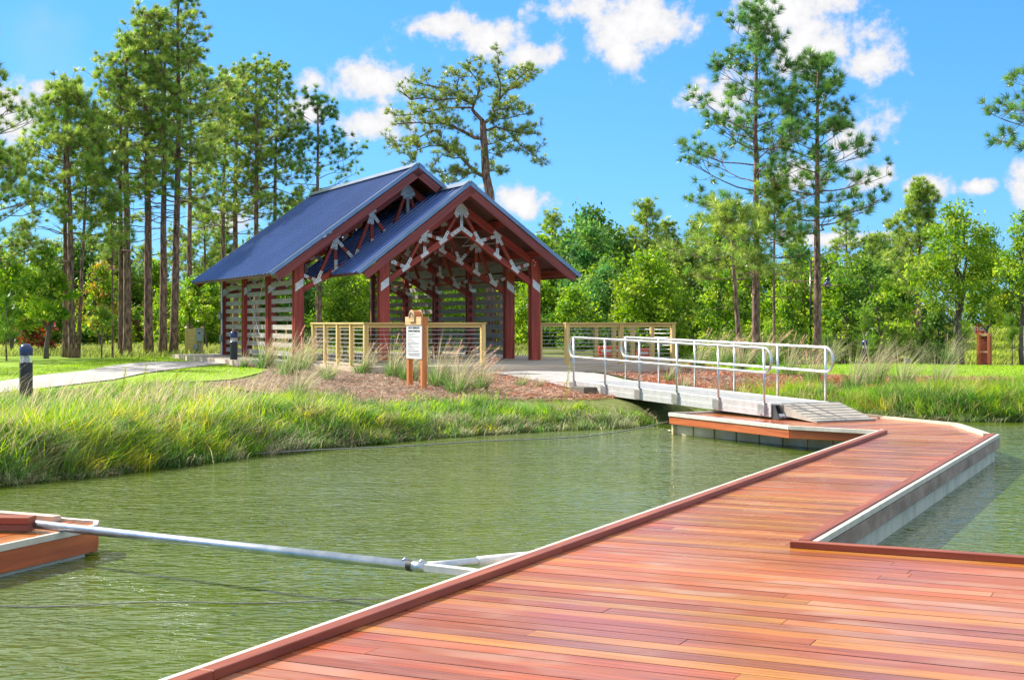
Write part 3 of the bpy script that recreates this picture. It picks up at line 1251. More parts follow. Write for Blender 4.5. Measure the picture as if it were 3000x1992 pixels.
def bar2(mb, a, p0, p1, w, d):
    """timber in the truss plane; w in plane, d along the axis"""
    P0 = Vector((p0[0], a, p0[1]))
    P1 = Vector((p1[0], a, p1[1]))
    mb.bar(P0, P1, d, w, up=(-(P1.z - P0.z), 0, P1.x - P0.x) if abs(P1.x - P0.x) > 1e-3 else (1, 0, 0))


def plate_arm(mb, a, p0, p1, w, th=.012):
    bar2(mb, a, p0, p1, w, th)


def add_bolts(mb, a, p0, p1, n):
    for i in range(n):
        t = (i + .5) / n
        x = p0[0] + (p1[0] - p0[0]) * t
        z = p0[1] + (p1[1] - p0[1]) * t
        mb.tube([(x, a + .002, z), (x, a - .014, z)], .013, 6)


def lerp2(a, b, t):
    return (a[0] + (b[0] - a[0]) * t, a[1] + (b[1] - a[1]) * t)


def truss(root, a, c, half, ztop, zheel, ztb, ztbh, panels, depth=.11, front=True):
    """scissor truss: top chord (c,ztop)->(c+-half,zheel); bottom chord (c,ztb)->(c+-half,ztbh)"""
    t = empty('truss', (0, 0, 0))
    t.parent = root

    def top(q):
        return (c + q, ztop + (zheel - ztop) * abs(q) / half)

    def bot(q):
        return (c + q, ztb + (ztbh - ztb) * abs(q) / half)
    pa = a - depth / 2 - .0075
    for s in (-1, 1):
        m = MB()
        bar2(m, a, lerp2(top(0), top(s * half), .012), top(s * half), .19, depth)
        m.build('top_chord', M_post, t, bevel=.006)
        m = MB()
        bar2(m, a, lerp2(bot(0), bot(s * half), .012), bot(s * half), .165, depth)
        m.build('bottom_chord', M_post, t, bevel=.006)
    nodesB = [half * (k + .5) / panels for k in range(panels)]
    nodesT = [half * (k + 1) / panels for k in range(panels)]
    arms = {}

    def member(p, q):
        wb = MB()
        bar2(wb, a, p, q, .086, depth * .8)
        wb.build('web', M_post, t, bevel=.004)
        l = math.hypot(q[0] - p[0], q[1] - p[1])
        f = min(.38, .30 / l)
        kp, kq = (round(p[0], 2), round(p[1], 2)), (round(q[0], 2), round(q[1], 2))
        arms.setdefault(kp, []).append((p, lerp2(p, q, f)))
        arms.setdefault(kq, []).append((q, lerp2(q, p, f)))
    apex = (c, ztop - .03)
    member(apex, (c, ztb + .03))
    for s in (-1, 1):
        prev = apex
        for k in range(panels):
            b = bot(s * nodesB[k])
            b = (b[0], b[1] + .02)
            member(prev, b)
            if k < panels - 1:
                tn = top(s * nodesT[k])
                tn = (tn[0], tn[1] - .04)
                member(tn, bot(s * nodesT[k]))
            else:
                tn = (c + s * (half - .12), bot(s * nodesB[k])[1] + .17)
            member(b, tn)
            prev = tn
    for key, al in arms.items():
        n0 = al[0][0]
        pl = MB()
        if n0 == apex:
            pl.prism([(c - .23, ztop - .19), (c - .16, ztop - .04), (c - .03, ztop + .10), (c + .03, ztop + .10), (c + .16, ztop - .04), (c + .23, ztop - .19), (c + .17, ztop - .25), (c, ztop - .16), (c - .17, ztop - .25)][::-1],
                     -.005, .007, fr_a(pa))
            plate_arm(pl, pa - .003, (c, ztop), (c, ztb + .2), .085)
        elif abs(n0[0] - c) < .01:
            plate_arm(pl, pa - .003, (c, ztop - .25), (c, ztb), .085)
            for s in (-1, 1):
                plate_arm(pl, pa - .001 * (2 + s), (c, ztb), lerp2((c, ztb), bot(s * half), .145), .10)
        elif abs(abs(n0[0] - c) - (half - .12)) > .02:
            s = 1 if n0[0] > c else -1
            q = abs(n0[0] - c)
            fn = top if abs(n0[1] - top(q)[1]) < .08 else bot
            plate_arm(pl, pa - .002, fn(s * (q - .11)), fn(s * (q + .11)), .095)
        for (g0, g1) in al:
            plate_arm(pl, pa - random.uniform(0, .002), g0, g1, .088)
        pl.mark(0)
        for (g0, g1) in al:
            add_bolts(pl, pa - .004, lerp2(g0, g1, .3), g1, 2)
        if n0 == apex:
            for s in (-1, 1):
                add_bolts(pl, pa - .006, (c + s * .05, ztop - .02), (c + s * .24, ztop - .18), 3)
        elif abs(n0[0] - c) < .01:
            for s in (-1, 1):
                add_bolts(pl, pa - .006, (c, ztb), lerp2((c, ztb), bot(s * half), .14), 3)
        pl.mark(1)
        pl.build('gusset_plate', M_plate, t, mat2=M_bolt)
    return t


def pav_post(root, p, a, side, ztop=3.72):
    o = empty('post', (p, a, PZ))
    o.parent = root
    H = ztop - PZ
    for yy, d in ((-.09, .07), (.09, .07)):
        m = MB()
        if yy < 0:
            m.box(-.14, .14, yy - d / 2, yy + d / 2, 0, H)
        else:
            m.box(-.14, .14, yy - d / 2, yy + d / 2, 0, H - .05)
        m.build('timber', M_post, o, bevel=.006)
    m = MB()
    m.box(-.115, .115, -.054, .054, .02, H - .1)
    m.build('core', M_postdark, o)
    pl = MB()
    zz = 2.95 - PZ
    s = side
    # slanted plate
    pl.prism([(-s * .115, zz - .22 + .03), (s * .115, zz - .05 + .03), (s * .115, zz + .20), (-s * .115, zz + .03)], -.006, .006, lambda x, z, e: (x, -.131 - e, z))
    pl.build('side_plate', M_plate, o)
    b = MB()
    for q in (-.07, 0, .07):
        z = zz + .005 + .075 * q / .07 * s * .75
        b.tube([(q, -.13, z), (q, -.148, z)], .015, 8)
    for (q, z) in ((-.06, H - .18), (.03 * s, H - .10), (.09 * s, H - .04)):
        b.tube([(q, -.12, z), (q, -.142, z)], .022, 8)
    b.build('bolt', M_plate, o)
    return o


# roof surfaces in local (p, z)
RPIV = (3.35, 6.36)
def zr(p):      # shared right slope
    return 3.24 + (7.6 - p) * (6.36 - 3.24) / (7.6 - 3.35)


PRP = 4.2
ZPR = zr(PRP)


def roof_sheet(root, name, p_hi, z_hi, p_lo, z_lo, a0, a1, mat=M_roof, rib=.405, th=.012, label=None):
    """corrugated metal sheet with trapezoid ribs running down the slope"""
    prof = []
    n = max(1, int(round((a1 - a0) / rib)))
    for i in range(n):
        x = a0 + (a1 - a0) * i / n
        w = (a1 - a0) / n
        for (f, h) in ((0, 0), (.44, 0), (.45, .030), (.58, .030), (.62, 0)):
            prof.append((x + f * w, h))
    prof.append((a1, 0))
    d = Vector((p_lo - p_hi, 0, z_lo - z_hi)).normalized()
    nrm = Vector((-d.z, 0, d.x))
    if nrm.z < 0:
        nrm = -nrm
    m = MB()
    up = []
    lo = []
    for (a, h) in prof:
        up.append(Vector((p_hi, a, z_hi)) + nrm * h)
        lo.append(Vector((p_lo, a, z_lo)) + nrm * h)
    for i in range(len(prof) - 1):
        m.face([up[i], up[i + 1], lo[i + 1], lo[i]])
        dn = nrm * -th
        m.face([up[i] + dn, lo[i] + dn, lo[i + 1] + dn, up[i + 1] + dn])
        m.face([lo[i], lo[i + 1], lo[i + 1] + dn, lo[i] + dn])
        m.face([up[i], up[i] + dn, up[i + 1] + dn, up[i + 1]])
    m.face([up[0], lo[0], lo[0] + dn, up[0] + dn])
    m.face([up[-1], up[-1] + dn, lo[-1] + dn, lo[-1]])
    o = m.build(name, mat, root)
    return o


def slope_bar(m, a0, a1, p0, z0, p1, z1, off, th):
    """slab parallel to a slope: from (p0,z0) to (p1,z1), a0..a1, offset below by off, thickness th"""
    d = Vector((p1 - p0, 0, z1 - z0)).normalized()
    n = Vector((-d.z, 0, d.x))
    if n.z < 0:
        n = -n
    A = Vector((p0, 0, z0)) - n * (off + th / 2)
    B_ = Vector((p1, 0, z1)) - n * (off + th / 2)
    am = (a0 + a1) / 2
    m.bar((A.x, am, A.z), (B_.x, am, B_.z), a1 - a0, th, up=n)


def build_pavilion():
    root = empty('pavilion', (PB[0], PB[1], 0), PROT, 'open red timber pavilion with two stepped blue metal gable roofs on the bank', 'pavilion')
    # decks
    def deck(x0, x1, y0, y1, name='deck'):
        m = MB()
        y = y0
        rnd = random.Random(int(x1 * 10))
        while y < y1 - .05:
            m.box(x0, x1, y + .003, y + .137, PZ - .04, PZ + rnd.uniform(-.001, .001))
            y += .14
        m.build(name, M_grey, root)
        f = MB()
        f.box(x0 - .04, x1 + .04, y0 - .045, y0 - .003, PZ - .24, PZ - .005)
        f.box(x0 - .045, x0 - .003, y0 - .003, y1, PZ - .24, PZ - .005)
        f.box(x1 + .003, x1 + .045, y0 - .003, y1, PZ - .24, PZ - .005)
        f.build('rim_joist', M_paledeck, root)
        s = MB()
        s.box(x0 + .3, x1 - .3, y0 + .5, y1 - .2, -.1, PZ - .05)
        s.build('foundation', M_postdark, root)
    deck(0, 8.7, 0, 4.35)
    deck(-1.25, 8.7, 4.42, 16.2)
    # posts
    for p, s in ((2.0, -1), (6.57, 1)):
        pav_post(root, p, 4.25, -s)
    for a in (6.0, 8.85, 11.7, 14.55):
        pav_post(root, .12, a, 1, 3.66)
        pav_post(root, 6.57, a, -1, 3.66)
    # trusses
    truss(root, 4.25, 4.285, 2.2, 5.13, 3.66, 4.55, 3.02, 2)
    for a in (6.0, 8.85, 11.7, 14.55):
        truss(root, a, 3.35, 3.23, 5.78, 3.56, 4.60, 2.75, 3)
    # headers
    m = MB()
    m.box(6.50, 6.64, 4.42, 14.5, 3.42, 3.67)
    m.build('header_beam', M_grey, root, bevel=.006)
    m = MB()
    m.box(.05, .19, 6.15, 14.5, 3.40, 3.62)
    m.build('header_beam', M_grey, root, bevel=.006)
    # slat walls
    for p in (6.57, .12):
        for a0, a1 in ((6.0, 8.85), (8.85, 11.7), (11.7, 14.55)):
            m = MB()
            for k in range(10):
                z = 1.02 + .2515 * k
                m.box(p - .022, p + .022, a0 + .135, a1 - .135, z - .07, z + .07)
            m.build('slat_panel', M_grey, root)
    m = MB()
    for k in range(10):
        z = 1.02 + .2515 * k
        m.box(5.3, 6.44, 14.53, 14.57, z - .07, z + .07)
    m.build('slat_panel', M_grey, root)
    m = MB()
    m.box(5.22, 5.36, 14.48, 14.62, PZ, 3.6)
    m.build('stud', M_postdark, root)
    # cable cross brace in the middle left bay
    m = MB()
    m.tube([(.02, 9.1, 3.3), (.02, 11.5, 1.0)], .012, 6)
    m.tube([(.0, 9.1, 1.0), (.0, 11.5, 3.3)], .012, 6)
    m.build('cross_brace', M_galv, root)
    # conduit with boxes on the left wall
    m = MB()
    m.tube([(-.06, 14.30, PZ), (-.06, 14.30, 3.3)], .03, 8)
    m.build('conduit', M_galv, root)
    m = MB()
    m.box(-.16, -.06, 14.2, 14.42, 2.02, 2.22)
    m.box(-.13, -.06, 14.22, 14.38, 1.28, 1.5)
    m.build('junction_box', M_greybox, root, bevel=.01)
    # roofs: main
    A0, A1 = 5.12, 15.05
    PL = -.9
    roof_sheet(root, 'roof_sheet', 3.35, 6.36, PL, 3.24, A0, A1)
    roof_sheet(root, 'roof_sheet', 3.35, 6.36, 7.6, 3.24, 8.9, A1)
    roof_sheet(root, 'roof_sheet', 3.35, 6.36, PRP, ZPR, A0, 8.9)
    # porch
    B0, B1 = 3.39, 9.2
    roof_sheet(root, 'roof_sheet', PRP, ZPR, .99, 3.24, B0, B1)
    roof_sheet(root, 'roof_sheet', PRP, ZPR, 7.6, 3.24, B0, 8.9)
    # sheathing boards and purlins
    m = MB()
    for k, (p0, z0, p1, z1, a0, a1) in enumerate(((3.34, 6.352, PL + .05, 3.277, A0 + .05, A1 - .05), (3.36, 6.352, 7.56, 3.27, 8.9, A1 - .05), (3.36, 6.352, PRP, ZPR, A0 + .05, 8.9),
                                                 (PRP, ZPR, 1.04, 3.279, B0 + .05, B1 - .05), (PRP, ZPR, 7.56, 3.27, B0 + .05, 8.9))):
        slope_bar(m, a0, a1, p0, z0, p1, z1, .02, .03)
    m.build('sheathing', M_postdark, root)
    # purlins run along the axis
    def purlin(m, p, z, a0, a1, sgn):
        m.bar((p, a0, z), (p, a1, z), .09, .20)
    pm = MB()
    for q in (-2.2, -1.1, 0, 1.1, 2.2, 2.95):
        pp_ = 4.285 + q
        if pp_ < PRP:
            z = ZPR - (PRP - pp_) * (ZPR - 3.24) / (PRP - .99)
        else:
            z = zr(pp_)
        if abs(q) < .1:
            z -= .08
        pm = MB()
        pm.bar((pp_, B0 + .05, z - .20), (pp_, B1, z - .20), .09, .18)
        pm.build('purlin', M_post, root)
    pm = MB()
    for q in (-3.8, -3.23, -2.15, -1.08, 0, 1.08, 2.15, 3.23, 3.8):
        pp_ = 3.35 + q
        z = 6.36 - abs(q) * (6.36 - 3.24) / 4.25 - (.07 if abs(q) < .1 else 0)
        a0 = A0 + .05 if q < .5 else 8.9
        pm = MB()
        pm.bar((pp_, a0, z - .20), (pp_, A1, z - .20), .09, .18)
        pm.build('purlin', M_post, root)
    # barge boards and metal rake trim
    def barge(a, p0, z0, p1, z1):
        m = MB()
        slope_bar(m, a - .02, a + .02, p0, z0, p1 + (.10 if p1 < p0 else -.10), z1 + .075, .09, .21)
        m.build('barge_board', M_barge, root, bevel=.004)
        m = MB()
        slope_bar(m, a - .035, a + .03, p0, z0 + .03, p1, z1 + .03, -.012, .10)
        m.build('rake_trim', M_trim, root)
    barge(B0, PRP - .004, ZPR, .97, 3.225)
    barge(B0, PRP + .004, ZPR, 7.62, 3.225)
    barge(A0, 3.346, 6.36, PL - .02, 3.225)
    barge(A0, 3.354, 6.36, PRP - .02, ZPR + .015)
    barge(A1, 3.346, 6.36, PL - .02, 3.225)
    barge(A1, 3.354, 6.36, 7.62, 3.225)
    # ridge caps
    m = MB()
    slope_bar(m, A0 - .03, A1 + .03, 3.35, 6.395, 3.16, 6.255, -.035, .012)
    slope_bar(m, A0 - .03, A1 + .03, 3.352, 6.395, 3.54, 6.255, -.035, .012)
    m.build('ridge_cap', M_trim, root)
    m = MB()
    slope_bar(m, B0 - .03, B1, PRP, ZPR + .03, PRP - .19, ZPR - .115, -.035, .012)
    slope_bar(m, B0 - .03, B1, PRP + .002, ZPR + .03, PRP + .19, ZPR - .11, -.035, .012)
    m.build('ridge_cap', M_trim, root)
    # eave boards
    m = MB()
    for (p, a0, a1) in ((PL + .06, A0 + .03, A1 - .03), (7.54, B0 + .03, A1 - .03), (1.06, B0 + .03, B1 - .03)):
        m.bar((p, a0, 3.22), (p, a1, 3.22), .03, .09)
    m.build('eave_board', M_postdark, root)
    # fire sprinkler line and hanging fan-light under the porch roof
    m = MB()
    m.tube([(3.2, 5.0, 4.35), (5.9, 5.0, 4.33)], .014, 8)
    m.tube([(4.9, 5.0, 4.33), (4.9, 5.6, 4.12), (5.9, 5.0, 4.22)], .014, 8)
    m.build('conduit', M_galv, root)
    for (p, a, z) in ((5.32, 7.4, 4.4), (2.9, 7.4, 4.4)):
        f = empty('ceiling_fan', (p, a, z))
        f.parent = root
        m = MB()
        m.tube([(0, 0, .3), (0, 0, -.42)], .013, 8)
        m.build('rod', M_galv, f)
        m = MB()
        m.lathe([(.0, -.42), (.05, -.43), (.065, -.50), (.05, -.56), (.0, -.58)], 12)
        for k in range(5):
            an = 2 * PI * k / 5 + .3
            m.bar((.05 * math.cos(an), .05 * math.sin(an), -.49), (.42 * math.cos(an), .42 * math.sin(an), -.48), .09, .008)
        m.build('blades', M_galv, f)
    return root


build_pavilion()

# porch railings, steel cables between pine posts
def loc2w(p, a):
    c, s = math.cos(PROT), math.sin(PROT)
    return (PB[0] + p * c - a * s, PB[1] + p * s + a * c)


def railing(label, path, spacing, group=None):
    x, y = loc2w(*path[0])
    root = empty('deck_railing', (x, y, PZ), PROT, label, 'railing')
    o0 = Vector((*path[0], 0))
    H = 1.07
    posts = []
    for i, (a, b) in enumerate(zip(path[:-1], path[1:])):
        a = Vector((*a, 0)) - o0
        b = Vector((*b, 0)) - o0
        n = spacing[i]
        for k in range(n + 1):
            p = a.lerp(b, k / n)
            if all((p - q).length > .1 for q in posts):
                posts.append(p)
        d = (b - a).normalized()
        m = MB()
        m.bar(a - d * .07 + Vector((0, 0, H - .019)), b + d * .07 + Vector((0, 0, H - .019 - .003 * i)), .15, .036)
        m.build('top_rail', M_yellow, root, bevel=.004)
        m = MB()
        m.bar(a + Vector((0, 0, H - .082)), b + Vector((0, 0, H - .082)), .04, .085)
        m.build('sub_rail', M_yellow, root)
        m = MB()
        m.bar(a + Vector((0, 0, .05)), b + Vector((0, 0, .05)), .04, .04)
        m.build('bottom_rail', M_paledeck, root)
        for k in range(8):
            z = .15 + .105 * k
            m = MB()
            m.tube([a + Vector((0, 0, z)), b + Vector((0, 0, z))], .0055, 6)
            m.build('cable', M_galv, root)
    for p in posts:
        m = MB()
        m.box(p.x - .055, p.x + .055, p.y - .055, p.y + .055, -.22, H - .04)
        m.build('post', M_yellow, root, bevel=.006)
    return root


railing('yellow pine cable railing on the left of the porch behind the notice board', [(3.12, .06), (.06, .06), (.06, 4.3)], [2, 4])
railing('yellow pine cable railing on the right of the porch beside the gangway', [(5.47, .06), (8.62, .06), (8.62, 4.35), (6.8, 4.35)], [2, 4, 1])
railing('short pine cable railing at the back of the main deck seen through the posts', [(1.6, 8.3), (2.24, 8.3)], [1])

# ------------------------------------------------------------------ notice board
def text_mesh(body, size, name, mat, parent, loc, rot, xs=1.0, extr=.002, align='CENTER', bold=0.0):
    cu = bpy.data.curves.new(name, 'FONT')
    cu.body = body
    cu.size = size
    cu.align_x = align
    cu.align_y = 'CENTER'
    cu.extrude = extr
    cu.offset = bold
    to = bpy.data.objects.new('tmp', cu)
    COL.objects.link(to)
    bpy.context.view_layer.update()
    dg = bpy.context.evaluated_depsgraph_get()
    me = bpy.data.meshes.new_from_object(to.evaluated_get(dg))
    bpy.data.objects.remove(to)
    me.name = name
    me.materials.clear()
    me.materials.append(mat)
    for v in me.vertices:
        v.co.x *= xs
    o = bpy.data.objects.new(name, me)
    COL.objects.link(o)
    o.parent = parent
    o.location = loc
    o.rotation_euler = rot
    return o


def build_sign():
    x, y = -1.98, 29.1
    gz = hz(x, y)
    # local x runs along the board (reading direction), local -y is the board's front
    d = Vector((.53, -.848)).normalized()
    root = empty('notice_board', (x, y, gz), math.atan2(d.y, d.x), 'orange timber notice board with white rules panel and arched crest', 'sign')
    w = .60
    T = 1.50
    for sx in (-w / 2, w / 2):
        m = MB()
        m.box(sx - .045, sx + .045, -.045, .06, -.25, T if sx > 0 else T - .03)
        m.build('post', M_cedar, root, bevel=.004)
    m = MB()
    m.box(-w / 2 - .05, w / 2 + .045, -.078, -.047, T - .165, T)
    m.build('top_board', M_cedarpale, root, bevel=.004)
    m = MB()
    m.box(-w / 2 - .05, w / 2 + .045, .062, .093, T - .165, T)
    m.build('top_board', M_cedar, root, bevel=.004)
    m = MB()
    m.box(-w / 2 - .03, w / 2 + .045, -.060, -.047, T - .86, T - .167)
    m.build('panel', M_signface, root)
    # crest: two arch boards with a bowed cap between them
    for yy in (-.098, .095):
        m = MB()
        pts = [(.115 * math.cos(a), .0 + .135 * math.sin(a)) for a in np.linspace(0, PI, 17)]
        pts = [(.115, -.11)] + pts + [(-.115, -.11)]
        m.prism(pts, -.010, .010, lambda px, pz, e, yy=yy: (px - .02, yy + e, T + .01 + pz))
        m.build('arch_board', M_cedarpale, root, bevel=.003)
    m = MB()
    for i in range(16):
        a0, a1 = PI * i / 16, PI * (i + 1) / 16
        q = [(.105 * math.cos(a) - .02, T + .01 + .125 * math.sin(a)) for a in (a0, a1)]
        m.face([(q[0][0], -.085, q[0][1]), (q[1][0], -.085, q[1][1]), (q[1][0], .085, q[1][1]), (q[0][0], .085, q[0][1])])
    m.build('arch_cap', M_cedar, root)
    # carved crest lines: double arch and small strokes
    m = MB()
    for rr, ww in ((.088, .006), (.070, .012)):
        pr = None
        for a in np.linspace(-.35, PI + .35, 20):
            c_ = Vector((-.02 + rr * math.cos(a), -.1105, T + .0 + rr * 1.15 * math.sin(a)))
            if pr is not None:
                m.bar(pr, c_, .004, ww, up=(math.cos(a), 0, math.sin(a)))
            pr = c_
    for (xa, za, xb, zb) in ((-.045, .05, -.02, .065), (-.015, .06, .0, .04), (-.04, .02, -.04, -.01), (-.04, .02, -.028, .012), (-.015, .03, -.015, -.01), (-.02, .012, -.006, .012), (.015, -.03, .015, -.055), (.015, -.04, .028, -.05)):
        m.bar((xa - .01, -.1105, T + za), (xb - .01, -.1105, T + zb), .004, .012, up=(0, 0, 1) if abs(xb - xa) > .004 else (1, 0, 0))
    m.build('carved_crest', M_ink, root)
    rt = (PI / 2, 0, 0)
    text_mesh('LAKE AT RIVERLIGHTS', .062, 'heading', M_ink, root, (.008, -.0615, T - .225), rt, xs=.80)
    text_mesh('COMMUNITY GATHERING SPACE', .050, 'heading', M_ink, root, (.008, -.0615, T - .292), rt, xs=.70)
    m = MB()
    lens = [(.62, .345), (.48, .378), (.95, .412), (.28, .443), (.42, .475), (.60, .508), (.93, .537), (.88, .558), (.27, .578), (.92, .607), (.42, .628), (.58, .660), (.88, .692), (.90, .712)]
    for l, z in lens:
        m.box(-.27, -.27 + .55 * l, -.0625, -.0602, T - z - .0035, T - z + .0035)
    for z, a, b in ((.758, -.26, .28), (.792, -.22, .25)):
        m.box(a, b, -.0625, -.0602, T - z - .008, T - z + .008)
    m.build('small_print', plain('grey_print', (.22, .23, .26), rough=.6), root)
    b = MB()
    for z in (.24, .33):
        b.tube([(w / 2 + .044, .01, T - z), (w / 2 + .05, .01, T - z)], .009, 8)
    b.build('bolt', M_bolt, root)


build_sign()

# ------------------------------------------------------------------ bollards
def make_bollard(x, y, label, H=1.0):
    root = empty('bollard_light', (x, y, hz(x, y)), 0, label, 'bollard light', 'dome topped bollard lights along the paths')
    m = MB()
    m.lathe([(.108, -.05), (.108, H * .68), (.104, H * .685)], 24)
    m.build('body', M_black, root, smooth=False)
    m = MB()
    m.lathe([(.098, H * .685), (.098, H * .80)], 24)
    m.build('lens', M_lens, root, smooth=False)
    m = MB()
    m.lathe([(.045, H * .68), (.05, H * .72), (.03, H * .80)], 12)
    m.build('lamp_holder', M_white, root)
    m = MB()
    m.lathe([(.108, H * .80), (.111, H * .81), (.111, H * .885)] + [(.111 * math.cos(a), H * .885 + .115 * math.sin(a)) for a in np.linspace(.15, 1.5, 9)], 24)
    m.build('cap', M_bluecap, root, smooth=True)
    return root


make_bollard(-8.12, 23.5, 'dome topped black bollard in the tall grass at the left edge')
make_bollard(-8.05, 40.7, 'dome topped black bollard on the lawn path before the pavilion posts')
make_bollard(12.55, 50, 'dome topped black bollard among tall grasses right of the gangway')
make_bollard(5.2, 58, 'distant dark bollard seen through the right porch railing')

# ------------------------------------------------------------------ electrical board
def build_elec():
    x, y = -11.45, 50.9
    root = empty('utility_board', (x, y, hz(x, y)), R(8), 'yellow timber utility board with grey meter box by the pavilion', 'utility board')
    m = MB()
    for k in range(7):
        m.box(-.34, .24, -.02, .02, .02 + .14 * k, .155 + .14 * k)
    m.build('boards', M_yellow, root)
    for sx in (-.33, .23):
        m = MB()
        m.box(sx - .045, sx + .045, -.05, .05, -.2, 1.02)
        m.lathe([(.075, 1.02), (.075, 1.04), (.01, 1.09)], 4, (sx, 0, 0))
        m.build('post', M_yellow, root)
    m = MB()
    m.box(.02, .26, -.18, -.03, .55, 1.0)
    m.box(.0, .28, -.20, -.02, 1.0, 1.02)
    m.build('meter_box', M_greybox, root, bevel=.01)
    m = MB()
    m.box(-.08, .08, -.14, -.03, .28, .42)
    m.tube([(.16, -.09, .55), (.16, -.09, -.1)], .03, 8)
    m.tube([(.0, -.09, .28), (.0, -.09, -.1)], .03, 8)
    m.build('conduit', M_greybox, root)
    m = MB()
    m.box(.10, .18, -.186, -.181, .82, .87)
    m.build('label', M_dark, root)


build_elec()

# ------------------------------------------------------------------ street lamp, signs, kiosk, barrier
def build_lamp():
    x, y = 15.05, 69.0
    root = empty('street_lamp', (x, y, hz(x, y)), 0, 'hanging dark bell street lamp beside the tall right pine trunk', 'street lamp')
    g = 3.75 - hz(x, y)
    m = MB()
    m.tube([(-.35, .2, -.2), (-.35, .2, g + 1.2)], [.07, .05], 12)
    m.build('pole', M_black, root, smooth=True)
    m = MB()
    pts = [(-.35, .2, g + .9)]
    for a in np.linspace(PI, 0, 9):
        pts.append((.12 + .47 * math.cos(a), .1 - .1 * math.cos(a) * -1 * 0, g + .95 + .25 * math.sin(a)))
    pts = [(-.35, .2, g + 1.0), (-.2, .15, g + 1.25), (.1, .08, g + 1.34), (.36, .02, g + 1.22), (.45, 0, g + 1.0), (.45, 0, g + .38)]
    m.tube(pts, .022, 8)
    m.build('arm', M_black, root, smooth=True)
    m = MB()
    m.lathe([(.03, .42), (.05, .36), (.10, .33), (.10, .26), (.06, .23), (.10, .20), (.18, .12), (.23, .03), (.25, -.05), (.28, -.07), (.25, -.08), (.0, -.02)], 24, (.45, 0, g - .0))
    m.build('shade', M_bluecap, root, smooth=True)
    m = MB()
    m.lathe([(.14, -.08), (.12, -.15), (.03, -.19)], 16, (.45, 0, g))
    m.build('diffuser', M_lens, root, smooth=True)


build_lamp()


def build_stop():
    x, y = 23.3, 70.0
    gz = hz(x, y)
    root = empty('stop_sign', (x, y, gz), R(-8), 'red octagonal stop sign behind the wooden kiosk at the road', 'traffic sign')
    zc = 1.91 - 19 * 70 / 4120 - gz
    m = MB()
    oc = [(.305 * math.cos(R(22.5 + 45 * k)), .305 * math.sin(R(22.5 + 45 * k))) for k in range(8)]
    m.prism([(a * 1.06, b * 1.06) for a, b in oc], -.003, .003, lambda a, b, e: (a, e, zc + b))
    m.build('border', M_white, root)
    m = MB()
    m.prism(oc, -.002, .002, lambda a, b, e: (a, e - .006, zc + b))
    m.build('face', M_red, root)
    text_mesh('STOP', .27, 'lettering', M_white, root, (0, -.010, zc), (PI / 2, 0, 0), xs=.95, bold=.008)
    m = MB()
    m.box(-.03, .03, .01, .06, -.3, zc + .33)
    m.build('post', M_galv, root)


build_stop()


def build_kiosk():
    x, y = 19.65, 58.5
    gz = hz(x, y)
    root = empty('timber_kiosk', (x, y, gz), R(-38), 'tall orange timber kiosk with open shelf beside the footpath', 'kiosk')
    H = 1.91 - 30 * 58.5 / 4120 - gz
    for sx in (-.22, .22):
        for sy in (-.10, .10):
            m = MB()
            m.box(sx - .05, sx + .05, sy - .05, sy + .05, -.2, H)
            m.build('post', M_cedar, root, bevel=.005)
    m = MB()
    m.box(-.27, .27, -.12, .12, H - .12, H - .04)
    m.box(-.17, .17, -.12, -.06, H * .42, H * .42 + .07)
    m.build('rail', M_cedarpale, root)
    m = MB()
    m.box(-.17, .17, -.0, .03, .1, H - .14)
    m.build('back_panel', M_kerb, root)


build_kiosk()


def build_street_sign():
    x, y = 8.7, 72
    root = empty('street_name_sign', (x, y, hz(x, y)), 0, 'small green street name blade in the trees right of the pavilion', 'street sign')
    zc = 1.91 + 24 * 72 / 4120 - hz(x, y)
    m = MB()
    m.tube([(0, 0, -.2), (0, 0, zc + .1)], .03, 8)
    m.build('pole', M_galv, root)
    m = MB()
    m.box(-.22, .22, -.005, .005, zc - .08, zc + .08)
    m.build('blade', M_greensign, root)
    m = MB()
    m.box(.25, .26, -.3, .3, zc - .35, zc - .2)
    m.build('blade', M_greensign, root)


build_street_sign()


def build_barrier(x, y, w, label):
    root = empty('construction_barrier', (x, y, hz(x, y)), R(4), label, 'barrier', 'orange construction barriers')
    m = MB()
    m.prism([(-w / 2, 0), (w / 2, 0), (w / 2, .38), (w / 2 - .06, .43), (-w / 2 + .06, .43), (-w / 2, .38)], -.14, .14, lambda a, b, e: (a, e, b))
    m.build('body', M_orangeplastic, root, bevel=.02)
    m = MB()
    m.box(-w / 2 + .1, w / 2 - .1, -.152, -.143, .20, .30)
    m.build('stripe', M_white, root)


build_barrier(3.75, 53.5, .95, 'long orange barrier seen through the right porch railing')
build_barrier(5.0, 53.5, .5, 'short orange barrier next to the long one behind the railing')
m = MB()
m.box(-.13, .13, -.1, .1, 0, .32)
m.box(-.15, .15, -.12, .12, .32, .37)
c = m.build('utility_pedestal', M_greybox, None, bevel=.015)
c.location = (18.0, 64, hz(18.0, 64) + .0)
tag(c, 'small grey utility pedestal on the grass beyond the right lawn', 'pedestal')

# ------------------------------------------------------------------ vegetation
RNG = np.random.default_rng(7)


